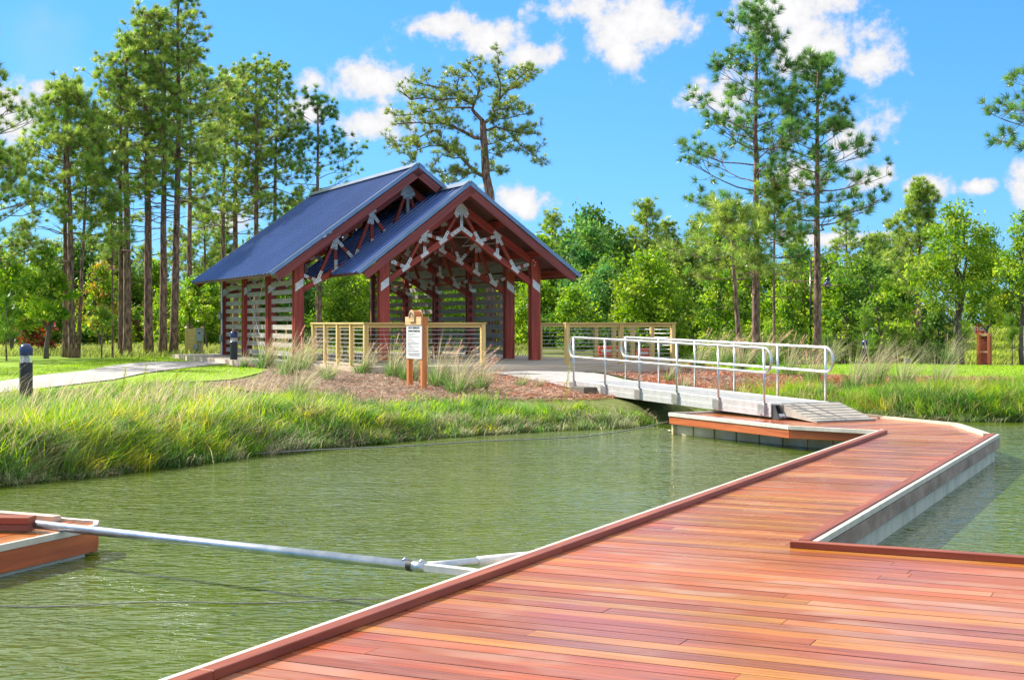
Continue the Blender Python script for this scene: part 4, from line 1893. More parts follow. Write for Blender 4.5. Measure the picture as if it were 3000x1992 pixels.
def needles(centers, dirs, n, ln, rng, width=.016, spread=1.15, col=None, colvar=.25, sizes=None, droop=.12):
    """tufts of long needles: centers (k,3), dirs (k,3) twig directions; returns V, F, C"""
    k = len(centers)
    base = np.repeat(centers, n, 0)
    dr = np.repeat(dirs, n, 0)
    N_ = k * n
    rnd = rng.normal(size=(N_, 3))
    rnd /= np.linalg.norm(rnd, axis=1, keepdims=True)
    d = dr + rnd * spread
    d /= np.linalg.norm(d, axis=1, keepdims=True)
    d[:, 2] -= droop * rng.random(N_)
    L_ = ln * rng.uniform(.75, 1.15, (N_, 1))
    if sizes is not None:
        L_ = L_ * np.repeat(sizes, n)[:, None]
    base = base - dr * (rng.random((N_, 1)) * .22) * L_ / .3 * .5
    tip = base + d * L_
    s = np.cross(d, rng.normal(size=(N_, 3)))
    s /= np.linalg.norm(s, axis=1, keepdims=True) + 1e-9
    a = base + d * L_ * .12
    V = np.empty((N_, 3, 3))
    V[:, 0] = a + s * width * .5
    V[:, 1] = a - s * width * .5
    V[:, 2] = tip
    Fc = np.arange(N_ * 3).reshape(-1, 3)
    tv = 1 + colvar * (rng.random(k) - .5) * 2
    hue = rng.random(k)
    c = np.repeat(tv, n)[:, None] * (np.asarray(col[0])[None] * (1 - np.repeat(hue, n)[:, None]) + np.asarray(col[1])[None] * np.repeat(hue, n)[:, None])
    c = c * rng.uniform(.85, 1.15, (N_, 1))
    return V.reshape(-1, 3), Fc, c


def wobble(p0, p1, rnd, amt, n=5, sag=0.0):
    p0, p1 = Vector(p0), Vector(p1)
    L_ = (p1 - p0).length
    out = [p0]
    off = Vector((0, 0, 0))
    for i in range(1, n):
        t = i / n
        off += Vector((rnd.gauss(0, 1), rnd.gauss(0, 1), rnd.gauss(0, .7))) * amt * L_ / n
        out.append(p0.lerp(p1, t) + off * (1 - t * .4) + Vector((0, 0, -sag * L_ * math.sin(PI * t))))
    out.append(p1 + off * .3)
    return out


PINE_G = ((.13, .27, .045), (.40, .50, .11))
PINE_B = ((.05, .17, .055), (.20, .36, .075))


def limbs_to_tufts(limbs, rnd, twig, step, mb, tip_up=.35, inner=.35):
    """twigs along each limb with a tuft centre at each twig end"""
    C_, D_ = [], []
    for path, r in limbs:
        L_ = sum((b - a).length for a, b in zip(path[:-1], path[1:]))
        acc = 0
        for a, b in zip(path[:-1], path[1:]):
            sl = (b - a).length
            n = max(1, int(sl / step))
            dv = (b - a).normalized()
            for i in range(n):
                t = (i + rnd.random()) / n
                f = (acc + sl * t) / L_
                if f < inner:
                    continue
                p = a.lerp(b, t)
                rv = Vector((rnd.gauss(0, 1), rnd.gauss(0, 1), rnd.gauss(0, .6) + .25)).normalized()
                d = (dv * .55 + rv * .9 + Vector((0, 0, tip_up * .6))).normalized()
                l = twig * rnd.uniform(.5, 1.25) * (1.1 - .45 * f)
                e = p + d * l
                mid = p.lerp(e, .5) - Vector((0, 0, l * .08))
                mb.tube([p, mid, e], [.010, .008, .005], 4, caps=False)
                dd = (e - mid).normalized() + Vector((0, 0, tip_up))
                C_.append(tuple(e))
                D_.append(tuple(dd.normalized()))
                if rnd.random() < .55:
                    e2 = mid + (Vector((rnd.gauss(0, 1), rnd.gauss(0, 1), rnd.gauss(0, .5) + .2)).normalized() * l * .5)
                    mb.tube([mid, e2], [.007, .004], 4, caps=False)
                    C_.append(tuple(e2))
                    D_.append(tuple(((e2 - mid).normalized() + Vector((0, 0, tip_up))).normalized()))
            acc += sl
        e = path[-1]
        dv = (path[-1] - path[-2]).normalized()
        C_.append(tuple(e))
        D_.append(tuple((dv + Vector((0, 0, tip_up))).normalized()))
    return np.array(C_), np.array(D_)


def pine(x, y, H, r0, cb, R_, seed, label, group=None, lean=(0, 0), nb=46, needle=.26, nn=66, cols=PINE_G, prof=None, twig=.66, step=.74, dead=4, nw=.017, ground=None, trunkcurve=.012):
    """H total height, cb crown base height, R_ crown radius"""
    rnd = random.Random(seed)
    rng = np.random.default_rng(seed)
    gz = hz(x, y) if ground is None else ground
    root = empty('pine_tree', (x, y, gz), 0, label, 'pine tree', group)
    if R_ < 2:
        R_ *= 1.5
        cb *= .9
        nb = int(nb * .82)
    tr = []
    ox = oy = 0
    n = 12
    for i in range(n + 1):
        t = i / n
        ox += rnd.gauss(0, trunkcurve) * H / 6
        oy += rnd.gauss(0, trunkcurve) * H / 6
        tr.append(Vector((ox * t + lean[0] * t, oy * t + lean[1] * t, -.25 + (H - .1 + .25) * t)))
    rad = [r0 * (1.25 if i == 0 else 1) * (1 - .80 * (i / n) ** 1.1) + .008 for i in range(n + 1)]
    mb = MB()
    mb.tube(tr, rad, 12)
    mb.build('trunk', M_bark, root, smooth=True)
    bb = MB()
    prof = prof or (lambda t: (.55 + .45 * math.sin(PI * min(1, t * 1.25 + .18))) * (1 - t ** 3 * .75))
    limbs = []

    def tp(h):
        t = (h + .25) / (H + .15)
        f = min(n - 1e-6, max(0, t * n))
        i = int(f)
        return tr[i].lerp(tr[i + 1], f - i), rad[i]
    az = rnd.random() * 6
    for k in range(nb):
        t = ((k + rnd.random()) / nb) ** .92
        h = cb + (H - .25 - cb) * t
        az += 2.4 + rnd.uniform(-.5, .5)
        L_ = R_ * prof(t) * rnd.uniform(.55, 1.15)
        p, rr = tp(h)
        up = .10 + .55 * t + rnd.uniform(-.15, .2)
        e = p + Vector((math.cos(az) * L_, math.sin(az) * L_, L_ * up))
        path = wobble(p, e, rnd, .16, 5, sag=.06 * (1 - t) + .02)
        r1 = max(.014, rr * .30)
        bb.tube(path, [r1 * (1 - .75 * i / 5) for i in range(6)], 5, caps=False)
        limbs.append((path, r1))
        # forks
        for q in range(2 if L_ > .9 else 1):
            i = rnd.choice([2, 3])
            s_ = path[i]
            a2 = az + rnd.choice([-1, 1]) * rnd.uniform(.5, 1.0)
            l2 = L_ * rnd.uniform(.35, .6)
            e2 = s_ + Vector((math.cos(a2) * l2, math.sin(a2) * l2, l2 * (up + .1)))
            pth = wobble(s_, e2, rnd, .15, 3)
            bb.tube(pth, [r1 * .5, r1 * .4, r1 * .3, r1 * .2], 4, caps=False)
            limbs.append((pth, r1 * .5))
    for k in range(dead):
        h = cb * rnd.uniform(.62, .98)
        a2 = rnd.random() * 6.28
        p, rr = tp(h)
        l2 = R_ * rnd.uniform(.3, .75)
        e = p + Vector((math.cos(a2) * l2, math.sin(a2) * l2, l2 * rnd.uniform(-.25, .35)))
        pth = wobble(p, e, rnd, .25, 4)
        bb.tube(pth, [.022, .018, .014, .009, .005], 4, caps=False)
        s_ = pth[2]
        bb.tube(wobble(s_, s_ + Vector((rnd.uniform(-.4, .4), rnd.uniform(-.3, .3), rnd.uniform(-.2, .3))), rnd, .2, 3), [.010, .008, .006, .004], 4, caps=False)
    C_, D_ = limbs_to_tufts(limbs, rnd, twig, step, bb)
    # leader tufts
    ex = []
    for k in range(9):
        p, _ = tp(H - .08 * k)
        ex.append(tuple(p + Vector((rnd.gauss(0, .12), rnd.gauss(0, .12), rnd.uniform(-.05, .1)))))
    C_ = np.concatenate([C_, np.array(ex)])
    D_ = np.concatenate([D_, np.tile([[0, 0, 1.]], (len(ex), 1))])
    bb.build('branches', M_bark, root)
    sz = rng.uniform(.7, 1.15, len(C_))
    V, Fc, c = needles(C_, D_, nn, needle, rng, width=nw, col=cols, sizes=sz, spread=.95, colvar=.35)
    np_mesh('needles', V, [Fc], M_needle, root, cols=c)
    return root


def X_at(u, Y):
    return (u - 1500) / F * Y


def top_h(v, Y, gz):
    return EYE + (945 - v) * Y / F - gz


GL = 'tall pines on the left lawn'


def P_(u, Y, vt, r, vcb, R_, seed, label, **kw):
    x = X_at(u, Y)
    g = hz(x, Y)
    H = top_h(vt, Y, g)
    cb = top_h(vcb, Y, g)
    return pine(x, Y, H, r, cb, R_, seed, label, **kw)


# front row, left to right
P_(-75, 44, 60, .15, 620, 1.75, 1, 'pine at the left edge with only its branches reaching into view', group=GL, nb=40)
P_(-30, 47, 430, .12, 760, 1.5, 51, 'low bushy pine at the left edge below the bare branches', group=GL, nb=40)
P_(191, 48.8, 240, .095, 620, 1.35, 2, 'slim red barked pine left of a close pair of trunks', group=GL, dead=8, nb=34)
P_(212, 48.2, 250, .13, 560, 1.45, 3, 'thick red barked pine standing beside a slim one', group=GL, dead=9, nb=38, lean=(-.2, 0))
P_(228, 48.6, 330, .07, 700, 1.1, 4, 'thin curved pine touching the thick red barked one', group=GL, dead=5, lean=(.35, 0), nb=26)
P_(354, 51, 210, .095, 640, 1.4, 5, 'slim grey pine close beside a stout brown trunk', group=GL, dead=7, nb=34)
P_(373, 50.8, 120, .16, 500, 1.75, 6, 'stout brown pine right beside a slim grey one', group=GL, dead=8, nb=46)
P_(436, 51.5, 35, .17, 530, 1.9, 7, 'big dark pine with a wide crown left of the tallest pine', group=GL, dead=8, nb=54, lean=(-.1, 0))
P_(477, 51.8, 95, .15, 560, 1.6, 8, 'dark straight pine between the wide crowned pine and the tallest', group=GL, dead=7, nb=42)
P_(508, 52, -45, .155, 420, 1.75, 9, 'tallest pine whose top leaves the picture', group=GL, dead=9, nb=56, lean=(.28, 0))
P_(330, 49, 560, .035, 690, .5, 10, 'very thin young pine stem between slim trunks', group=GL, nb=12, dead=1)
P_(298, 48, 900, .022, 925, .22, 61, 'knee high pine sapling on the left lawn', group=GL, nb=5, dead=0, nn=40, twig=.2)
# second row behind
G2 = 'pines behind the pavilion roof'
P_(556, 60, 165, .13, 470, 1.9, 11, 'pale trunked pine with bare lower forks right of the tallest pine', group=G2, dead=9, nb=44)
P_(655, 63, 235, .12, 640, 1.7, 12, 'bushy pine above the low left roof corner', group=G2, dead=5, nb=50)
P_(690, 64, 200, .15, 640, 1.8, 13, 'forked pine just above the left roof slope', group=G2, dead=5, nb=50)
P_(752, 62, 178, .14, 600, 1.5, 14, 'straight dark pine rising behind the middle of the left roof slope', group=G2, dead=4, nb=48)
P_(803, 63, 190, .11, 560, 1.45, 15, 'slim pine behind the left roof slope with clouds beside it', group=G2, dead=4, nb=42)
P_(932, 62, 282, .12, 640, 1.75, 16, 'spreading pine above the main ridge in front of the white cloud', group=G2, dead=3, nb=40, cols=PINE_B)
P_(935, 55, 640, .13, 800, .9, 62, 'blue barked pine trunk seen beneath the front roof eave', group=G2, dead=2, nb=14)
P_(1465, 58, 700, .14, 760, .8, 63, 'dark pine trunk seen through the slat wall', group=G2, dead=2, nb=10)
# right group
G3 = 'pines on the right bank'
P_(2215, 50, 30, .15, 760, 3.0, 17, 'taller of the two big pines behind the gangway', group=G3, nb=50, dead=5, needle=.33, nn=60, nw=.018, twig=.7, step=.44, cols=PINE_B)
P_(2396, 50.5, 168, .15, 700, 2.75, 18, 'shorter of the two big pines behind the gangway', group=G3, nb=40, dead=6, needle=.33, nn=60, nw=.018, twig=.7, step=.44, cols=PINE_B)
P_(2172, 47.5, 600, .10, 800, 1.5, 19, 'low leaning pine with heavy tufts left of the taller big pine', group=G3, nb=26, dead=1, needle=.36, nn=48, nw=.018, lean=(-.35, 0))
P_(2267, 49, 540, .05, 720, .9, 20, 'thin dark pine pole between the two big pines', group=G3, nb=16, dead=3, needle=.3)
P_(3185, 42, 60, .15, 420, 1.65, 21, 'pine beyond the right edge reaching a few branches into view', group=G3, nb=44, cols=PINE_B, needle=.32)
P_(2690, 76, 545, .17, 860, 2.1, 22, 'dense rounded pine behind the yellow green trees on the right', group=G3, nb=64, nn=44, needle=.36, nw=.026, dead=0)


# pines just outside the left edge: their shade falls across the lawn
for i, (x, y, H) in enumerate(((-19.5, 41.5, 11), (-21, 47, 12), (-24, 40, 11.5), (-25, 51, 12.5), (-23.5, 55, 12), (-29, 44, 11))):
    pine(x, y, H, .14, 5.0, 1.7, 700 + i, ('nearest', 'second', 'third', 'fourth', 'fifth', 'farthest')[i] + ' tall pine out of view beyond the left edge', group=GL, nb=30, nn=34)


# saplings: bottlebrush longleaf
def sapling(u, Y, vt, seed, label, wide=.45):
    x = X_at(u, Y)
    g = hz(x, Y)
    H = top_h(vt, Y, g)
    rnd = random.Random(seed)
    rng = np.random.default_rng(seed)
    root = empty('pine_sapling', (x, Y, g), 0, label, 'pine sapling', 'young pine saplings')
    mb = MB()
    mb.tube([(0, 0, -.1), (rnd.uniform(-.05, .05), 0, H * .5), (0, 0, H - .1)], [.03, .025, .012], 6)
    C_, D_ = [], []
    for k in range(int(7 + H * 3)):
        z = H * rnd.uniform(.35, 1)
        a = rnd.random() * 6.28
        l = rnd.uniform(.05, .35) * (1.2 - z / H)
        e = Vector((math.cos(a) * l, math.sin(a) * l, z))
        mb.tube([(0, 0, z - .1), e], [.012, .007], 4)
        C_.append(tuple(e))
        D_.append((math.cos(a) * .3, math.sin(a) * .3, 1))
    C_.append((0, 0, H - .12))
    D_.append((0, 0, 1))
    mb.build('stem', M_bark, root)
    V, Fc, c = needles(np.array(C_), np.array(D_), 46, wide, rng, width=.018, spread=.9, col=((.07, .17, .02), (.16, .30, .04)), droop=.35)
    np_mesh('needles', V, [Fc], M_needle, root, cols=c)


sapling(20, 44, 870, 31, 'young longleaf pine sapling at the far left')
sapling(2534, 53, 905, 32, 'bright young longleaf pine above the right bollard', wide=.62)
sapling(2823, 55, 935, 33, 'dark young longleaf pine left of the timber kiosk')
sapling(2965, 52, 930, 34, 'young longleaf pine at the right edge beyond the kiosk')
sapling(2420, 49, 990, 35, 'short young pine beside the base of the shorter big pine', wide=.4)


# the crooked pine behind the ridge
def crooked():
    Y = 58
    rnd = random.Random(77)
    rng = np.random.default_rng(77)
    x0 = X_at(1434, Y)
    g = hz(x0, Y)
    root = empty('pine_tree', (x0, Y, g), 0, 'crooked flat topped pine with twisting limbs behind the porch ridge', 'pine tree')

    def q(zx, zy, d=0.0):
        u, v = 1100 + zx / 2.613, 100 + zy / 2.613
        return Vector((X_at(u, Y) - x0, d, EYE + (945 - v) * Y / F - g))
    mb = MB()
    tr = [Vector((0, 0, -.2)), q(885, 1500), q(875, 1225), q(845, 1080), q(835, 900), q(825, 750), q(820, 665)]
    mb.tube(tr, [.27, .22, .19, .17, .155, .14, .12], 12)
    mb.build('trunk', M_bark, root, smooth=True)
    bb = MB()
    L_ = [
        ([q(820, 665), q(780, 620, .1), q(740, 575, .2), q(752, 540, .2), q(700, 505, .3), q(650, 485, .3)], .09),
        ([q(650, 485, .3), q(590, 440, .3), q(540, 410, .4), q(470, 390, .5), q(380, 375, .6), q(290, 350, .5)], .05),
        ([q(650, 485, .3), q(570, 500, -.2), q(480, 520, -.4), q(380, 500, -.5), q(280, 520, -.6), q(200, 460, -.7)], .045),
        ([q(740, 560, .2), q(640, 550, .4), q(520, 545, .6), q(400, 570, .8), q(270, 590, .9), q(130, 600, .9)], .045),
        ([q(650, 485, .3), q(620, 400, .0), q(640, 340, -.2), q(700, 330, -.3)], .04),
        ([q(752, 540, .2), q(800, 440, -.4), q(780, 370, -.5), q(720, 290, -.5), q(715, 235, -.5)], .04),
        ([q(822, 690), q(880, 645, .2), q(910, 605, .2), q(895, 560, .1), q(950, 490, .2), q(1000, 430, .2)], .085),
        ([q(1000, 430, .2), q(1060, 370, .3), q(1120, 300, .4), q(1195, 240, .4)], .05),
        ([q(950, 490, .2), q(960, 400, -.4), q(930, 320, -.6), q(945, 225, -.6)], .04),
        ([q(1000, 430, .2), q(1080, 420, -.3), q(1140, 370, -.4), q(1190, 320, -.4)], .035),
        ([q(900, 590, .1), q(960, 560, .5), q(1050, 545, .7), q(1130, 500, .8)], .035),
        ([q(828, 800), q(760, 800, -.1), q(690, 760, -.2), q(600, 720, -.3), q(550, 700, -.3), q(590, 640, -.3)], .085),
        ([q(550, 700, -.3), q(500, 690, -.3), q(440, 700, -.5), q(350, 690, -.6), q(250, 700, -.7), q(165, 710, -.7)], .045),
        ([q(840, 1095), q(770, 1060, .1), q(720, 1010, .2), q(660, 940, .3), q(600, 890, .3), q(540, 850, .4), q(470, 830, .5)], .095),
        ([q(470, 830, .5), q(500, 770, .5), q(460, 725, .5), q(380, 740, .6), q(300, 800, .7), q(230, 830, .7)], .05),
        ([q(540, 850, .4), q(420, 850, .1), q(320, 890, 0), q(285, 960, 0), q(225, 1000, 0)], .03),
        ([q(660, 940, .3), q(600, 960, -.5), q(520, 940, -.7), q(440, 1030, -.8)], .03),
        ([q(770, 1060, .1), q(700, 1080, -.4), q(620, 1060, -.6), q(540, 1090, -.7), q(450, 1060, -.7)], .035),
        ([q(720, 1010, .2), q(680, 1090, .4), q(630, 1120, .4), q(520, 1130, .4)], .03),
        ([q(230, 830, .7), q(150, 840, .7), q(90, 790, .7)], .02),
        ([q(845, 740), q(920, 715, -.2), q(1000, 740, -.3), q(1090, 760, -.3), q(1170, 770, -.3), q(1240, 770, -.3)], .05),
        ([q(1000, 740, -.3), q(1060, 800, -.4), q(1110, 860, -.4), q(1180, 910, -.4), q(1240, 960, -.4), q(1300, 1005, -.4)], .028),
        ([q(835, 850), q(890, 830, .4), q(960, 800, .6), q(1040, 830, .7)], .03),
        ([q(840, 900), q(890, 920, -.3), q(960, 945, -.3)], .02),
        ([q(845, 1060), q(890, 1040, .3), q(960, 1060, .3)], .02),
        ([q(920, 640, .2), q(1000, 640, .4), q(1100, 610, .5), q(1200, 590, .5)], .03),
    ]
    limbs = []
    for path, r in L_:
        n = len(path)
        path = [p + Vector((0, rnd.uniform(-.15, .15), 0)) if 0 < i < n - 1 else p for i, p in enumerate(path)]
        bb.tube(path, [max(.012, r * (1 - .6 * i / n)) for i in range(n)], 6, caps=False)
        limbs.append((path, r))
        for k in range(n - 1):
            if r > .07 and k < 3:
                continue
            for s in range(2):
                s_ = path[k].lerp(path[k + 1], rnd.random())
                e = s_ + Vector((rnd.uniform(-.55, .55), rnd.uniform(-.9, .9), rnd.uniform(-.15, .55)))
                pt = wobble(s_, e, rnd, .2, 3)
                bb.tube(pt, [.014, .012, .009, .006], 4, caps=False)
                limbs.append((pt, .014))
    C_, D_ = limbs_to_tufts(limbs, rnd, .34, .115, bb, tip_up=.55, inner=.12)
    C_[:, 2] = np.where(C_[:, 2] < 2, 2, C_[:, 2])
    keep = rng.random(len(C_)) < .92
    C_, D_ = C_[keep], D_[keep]
    bb.build('limbs', M_bark, root, smooth=True)
    V, Fc, c = needles(C_, D_, 34, .22, rng, width=.016, col=((.12, .22, .04), (.34, .42, .09)), sizes=rng.uniform(.7, 1.2, len(C_)))
    np_mesh('needles', V, [Fc], M_needle, root, cols=c)


crooked()


# ---- broadleaf trees
def leaf_cloud(blobs, per, size, rng, cols, shell=.45, lump=.36):
    """leaves in clumps through a set of ellipsoid blobs: (cx,cy,cz,rx,ry,rz)"""
    Vs, Cs = [], []
    for (cx, cy, cz, rx, ry, rz) in blobs:
        vol = (rx * ry * rz) ** (2 / 3)
        nc = max(6, int(vol * per))
        d = rng.normal(size=(nc, 3))
        d /= np.linalg.norm(d, axis=1, keepdims=True)
        rr = (shell + (1 - shell) * rng.random((nc, 1)) ** .6) * rng.uniform(.8, 1.12, (nc, 1))
        c = np.array([cx, cy, cz]) + d * rr * np.array([rx, ry, rz])
        nl = 34
        p = np.repeat(c, nl, 0) + rng.normal(size=(nc * nl, 3)) * lump * np.array([.55, .55, .42]) * np.repeat(rng.uniform(.6, 1.2, nc), nl)[:, None]
        Vs.append(p)
        base = np.asarray(cols)[rng.integers(0, len(cols), nc)]
        base = base * rng.uniform(.75, 1.2, (nc, 1))
        Cs.append(np.repeat(base, nl, 0) * rng.uniform(.8, 1.25, (nc * nl, 1)))
    p = np.concatenate(Vs)
    c = np.concatenate(Cs)
    n = len(p)
    a = rng.normal(size=(n, 3))
    a /= np.linalg.norm(a, axis=1, keepdims=True)
    b = np.cross(a, rng.normal(size=(n, 3)))
    b /= np.linalg.norm(b, axis=1, keepdims=True)
    s = size * rng.uniform(.6, 1.3, (n, 1))
    V = np.empty((n, 4, 3))
    V[:, 0] = p - a * s
    V[:, 1] = p + b * s * .5
    V[:, 2] = p + a * s
    V[:, 3] = p - b * s * .5
    return V.reshape(-1, 3), np.arange(n * 4).reshape(-1, 4), c


G_OAK = [(0.116, 0.248, 0.028), (0.171, 0.326, 0.031), (0.248, 0.403, 0.046), (0.078, 0.186, 0.031), (0.341, 0.449, 0.054)]
G_YEL = [(0.194, 0.344, 0.034), (0.253, 0.39, 0.041), (0.146, 0.287, 0.027), (0.311, 0.413, 0.068), (0.097, 0.218, 0.027)]
G_DRK = [(0.053, 0.143, 0.027), (0.083, 0.188, 0.03), (0.12, 0.24, 0.038), (0.165, 0.285, 0.045)]
G_BLU = [(0.056, 0.182, 0.056), (0.084, 0.238, 0.07), (0.14, 0.294, 0.07), (0.196, 0.35, 0.07)]
G_RED = [(.25, .045, .02), (.34, .08, .03), (.16, .09, .04), (.14, .16, .04), (.28, .06, .05)]


def broadleaf(name, x, y, H, Rr, seed, cols, label, cat, group=None, low=.25, per=26, size=.085, trunk=.09, multi=1, lump=.36, nb=None, place=True, gz=None):
    rnd = random.Random(seed)
    rng = np.random.default_rng(seed)
    g = hz(x, y) if gz is None else gz
    root = empty(name, (x, y, g), 0, label, cat, group)
    blobs = []
    nb = nb or max(7, int(5 + Rr * 4))
    mb = MB()
    stems = []
    for s in range(multi):
        b0 = Vector((rnd.uniform(-.3, .3) * (multi > 1), rnd.uniform(-.2, .2) * (multi > 1), -.2))
        tp_ = Vector((rnd.uniform(-.25, .25) * Rr + (s - (multi - 1) / 2) * .5, rnd.uniform(-.2, .2) * Rr, H * .72))
        path = wobble(b0, tp_, rnd, .10, 6)
        mb.tube(path, [trunk * (1 - .12 * i) for i in range(7)], 8)
        stems.append(path)
    mb.build('trunk', M_bark2, root, smooth=True)
    lb = MB()
    for k in range(nb):
        t = low + (1 - low) * (k + .5) / nb
        w = math.sin(PI * min(1, (t - low) / (1 - low) * .85 + .22)) ** .7
        az = k * 2.4 + rnd.uniform(-.4, .4)
        rr = Rr * w * rnd.uniform(.25, .68)
        c = Vector((math.cos(az) * rr, math.sin(az) * rr, H * t * .93))
        br = Rr * rnd.uniform(.30, .48) * (.6 + .4 * w)
        blobs.append((c.x, c.y, min(c.z, H - br * .6), br, br, br * rnd.uniform(.6, .9)))
        st = rnd.choice(stems)
        s_ = st[min(5, max(1, int(t * 6)))]
        pt = wobble(s_, c, rnd, .18, 4)
        lb.tube(pt, [trunk * .45, trunk * .36, trunk * .26, trunk * .18, trunk * .1], 5, caps=False)
    lb.build('branches', M_bark2, root)
    V, Fc, c = leaf_cloud(blobs, per / (Rr * .4) ** .6, size, rng, cols, lump=lump * min(1.3, max(.6, Rr / 1.8)))
    np_mesh('leaves', V, [Fc], M_leaf, root, cols=c)
    return root


def T_(u, Y, vt, Rr, seed, cols, label, **kw):
    x = X_at(u, Y)
    g = hz(x, Y)
    return broadleaf('leafy_tree', x, Y, top_h(vt, Y, g), Rr, seed, cols, label, 'tree', **kw)


T_(136, 47, 700, 1.15, 101, G_YEL, 'small bright yellow green oak on the left lawn', low=.36, per=40, trunk=.10)
T_(40, 55, 730, 1.5, 102, G_OAK, 'leafy tree at the far left behind the small oak', low=.3, per=40)
T_(2800, 61, 572, 2.15, 103, G_YEL, 'yellow green tree with a forked grey trunk left of the stop sign', low=.34, per=44, trunk=.13, multi=2)
T_(2995, 58, 595, 1.6, 104, G_OAK, 'leafy tree at the right edge above the kiosk', low=.36, per=44, trunk=.11)
T_(2890, 66, 640, 1.6, 105, G_OAK, 'green tree just behind the stop sign', low=.36, per=40)
T_(2600, 56, 800, 1.3, 106, G_YEL, 'small olive coloured tree above the right bollard', low=.25, per=44, trunk=.05)
T_(2530, 60, 740, 1.9, 107, G_DRK, 'dark leafy tree right of the hanging street lamp', low=.2, per=40)
T_(2470, 59, 800, 1.2, 108, G_OAK, 'leafy shrub tree just behind the hanging street lamp', low=.15, per=44)
T_(2110, 62, 770, 1.5, 109, G_OAK, 'leafy tree directly behind the leaning pine', low=.1, per=40)
T_(1900, 58, 730, 2.3, 110, G_YEL, 'broad sunlit yellow green tree beyond the right porch railing', low=.12, per=44, size=.095)
T_(1690, 60, 830, 1.6, 111, G_OAK, 'rounded green shrub tree just right of the pavilion', low=.08, per=40)
T_(1770, 66, 760, 1.9, 112, G_BLU, 'blue green tree between the rounded shrub tree and the yellow green one', low=.1, per=40)
T_(1010, 60, 790, 1.8, 113, G_YEL, 'bright green tree seen under the front roof eave', low=.1, per=40)
T_(1250, 62, 800, 2.4, 114, G_OAK, 'wide green tree seen through the slat wall', low=.06, per=36)
T_(610, 57, 790, .9, 115, G_YEL, 'slender bright tree beside the yellow utility board', low=.3, per=44, trunk=.05)
T_(560, 58, 800, .8, 116, G_OAK, 'thin leafy tree just left of the first pavilion post', low=.35, per=44, trunk=.05)
x_ = X_at(95, 58)
broadleaf('red_shrub', x_, 58, 2.6, 1.2, 117, G_RED, 'red autumn shrub beneath the left trees', 'shrub', low=.08, per=44, trunk=.04)
T_(300, 62, 760, 1.5, 118, G_OAK + [(.30, .20, .04)], 'green tree with orange tinged leaves between the left trunks', low=.2, per=38)
T_(2305, 58, 820, 1.4, 119, G_YEL, 'yellow green shrub tree between the two big pine trunks', low=.05, per=40)
x_ = X_at(2700, 60)
broadleaf('dark_shrub', x_, 58, 2.3, 1.0, 120, G_DRK, 'dark rounded shrub at the left end of the sunny meadow', 'shrub', low=.05, per=44, trunk=.05)

# far woodland: a few kinds, copied
kinds = []
FG = 'trees of the far woodland'
for i, (H, Rr, cols) in enumerate(((6.2, 2.3, G_OAK), (7.2, 2.6, G_DRK), (5.4, 2.4, G_YEL), (6.8, 2.3, G_BLU), (4.6, 2.2, G_OAK))):
    r_ = broadleaf('woodland_tree', -70 + i * 5, 190, H, Rr, 200 + i, cols, 'leafy tree of the far woodland', 'tree', FG, low=.06, per=30, size=.13, lump=.42)
    kinds.append(r_)
pk = []
for i in range(3):
    r_ = pine(-60 + i * 5, 195, (9.5, 8.4, 10.5)[i], .14, (3.6, 3.0, 4.6)[i], 2.0, 300 + i, 'pine of the far woodland', 'pines of the far woodland', nb=44, nn=30, needle=.34, nw=.03, dead=2, step=.30, cols=PINE_G)
    pk.append(r_)
rnd = random.Random(5)


ZONES = [(0, 'beyond the left edge'), (170, 'at the far left'), (330, 'between the left trunks'), (470, 'behind the stout brown pine'), (640, 'behind the utility board'), (860, 'behind the left slat wall'),
         (1110, 'behind the two roofs'), (1330, 'behind the notice board'), (1500, 'behind the right slat wall'), (1700, 'just right of the pavilion'), (1900, 'behind the right porch railing'),
         (2130, 'left of the taller big pine'), (2330, 'between the two big pines'), (2520, 'behind the hanging lamp'), (2700, 'left of the sunny meadow'), (2880, 'behind the yellow green tree'), (3000, 'behind the stop sign'), (9999, 'beyond the right edge')]
LABELS = set()


def wood_label(what, um, Y):
    z = next(n for lim, n in ZONES if um < lim)
    row = 'front row' if Y < 75 else 'middle row' if Y < 89 else 'last row'
    for extra in ('', ', rightward', ', farther right', ', rightmost', ', half hidden'):
        l = '%s of the far wood, %s, %s%s' % (what, row, z, extra)
        if l not in LABELS:
            LABELS.add(l)
            return l
    return l


def place(kind, x, y, s, first, label=None):
    o = kind if first else copy_tree(kind)
    o.location = (x, y, hz(x, y) - .1)
    o.rotation_euler = (0, 0, rnd.random() * 6.28)
    o.scale = (s, s, s * rnd.uniform(.92, 1.08))
    if label:
        o['label'] = label
    return o


used = set()
spots = []
u = -420
while u < 3420:
    for (Ymin, Ymax) in ((66, 72), (78, 86), (92, 104)):
        Y = rnd.uniform(Ymin, Ymax)
        x = X_at(u + rnd.uniform(-60, 60), Y)
        # keep the sunny meadow on the right open
        um = 1500 + x / Y * F
        if 2640 < um and Y < 98:
            continue
        if Ymin < 73 and (200 < um < 520):
            if rnd.random() < .6:
                continue
        spots.append((x, Y, um))
    u += 150
side = {True: 'left', False: 'right'}
for (x, Y, um) in spots:
    k = rnd.randrange(5)
    s = rnd.uniform(.8, 1.1) * (.95 if Y < 76 else 1.05)
    if um < 700:
        s *= .86
    if um > 2600:
        s *= rnd.uniform(.9, 1.1)
    place(kinds[k], x, Y, s, k not in used, wood_label(('leafy tree', 'dark leafy tree', 'yellow green tree', 'blue green tree', 'low leafy tree')[k], um, Y))
    used.add(k)
used = set()
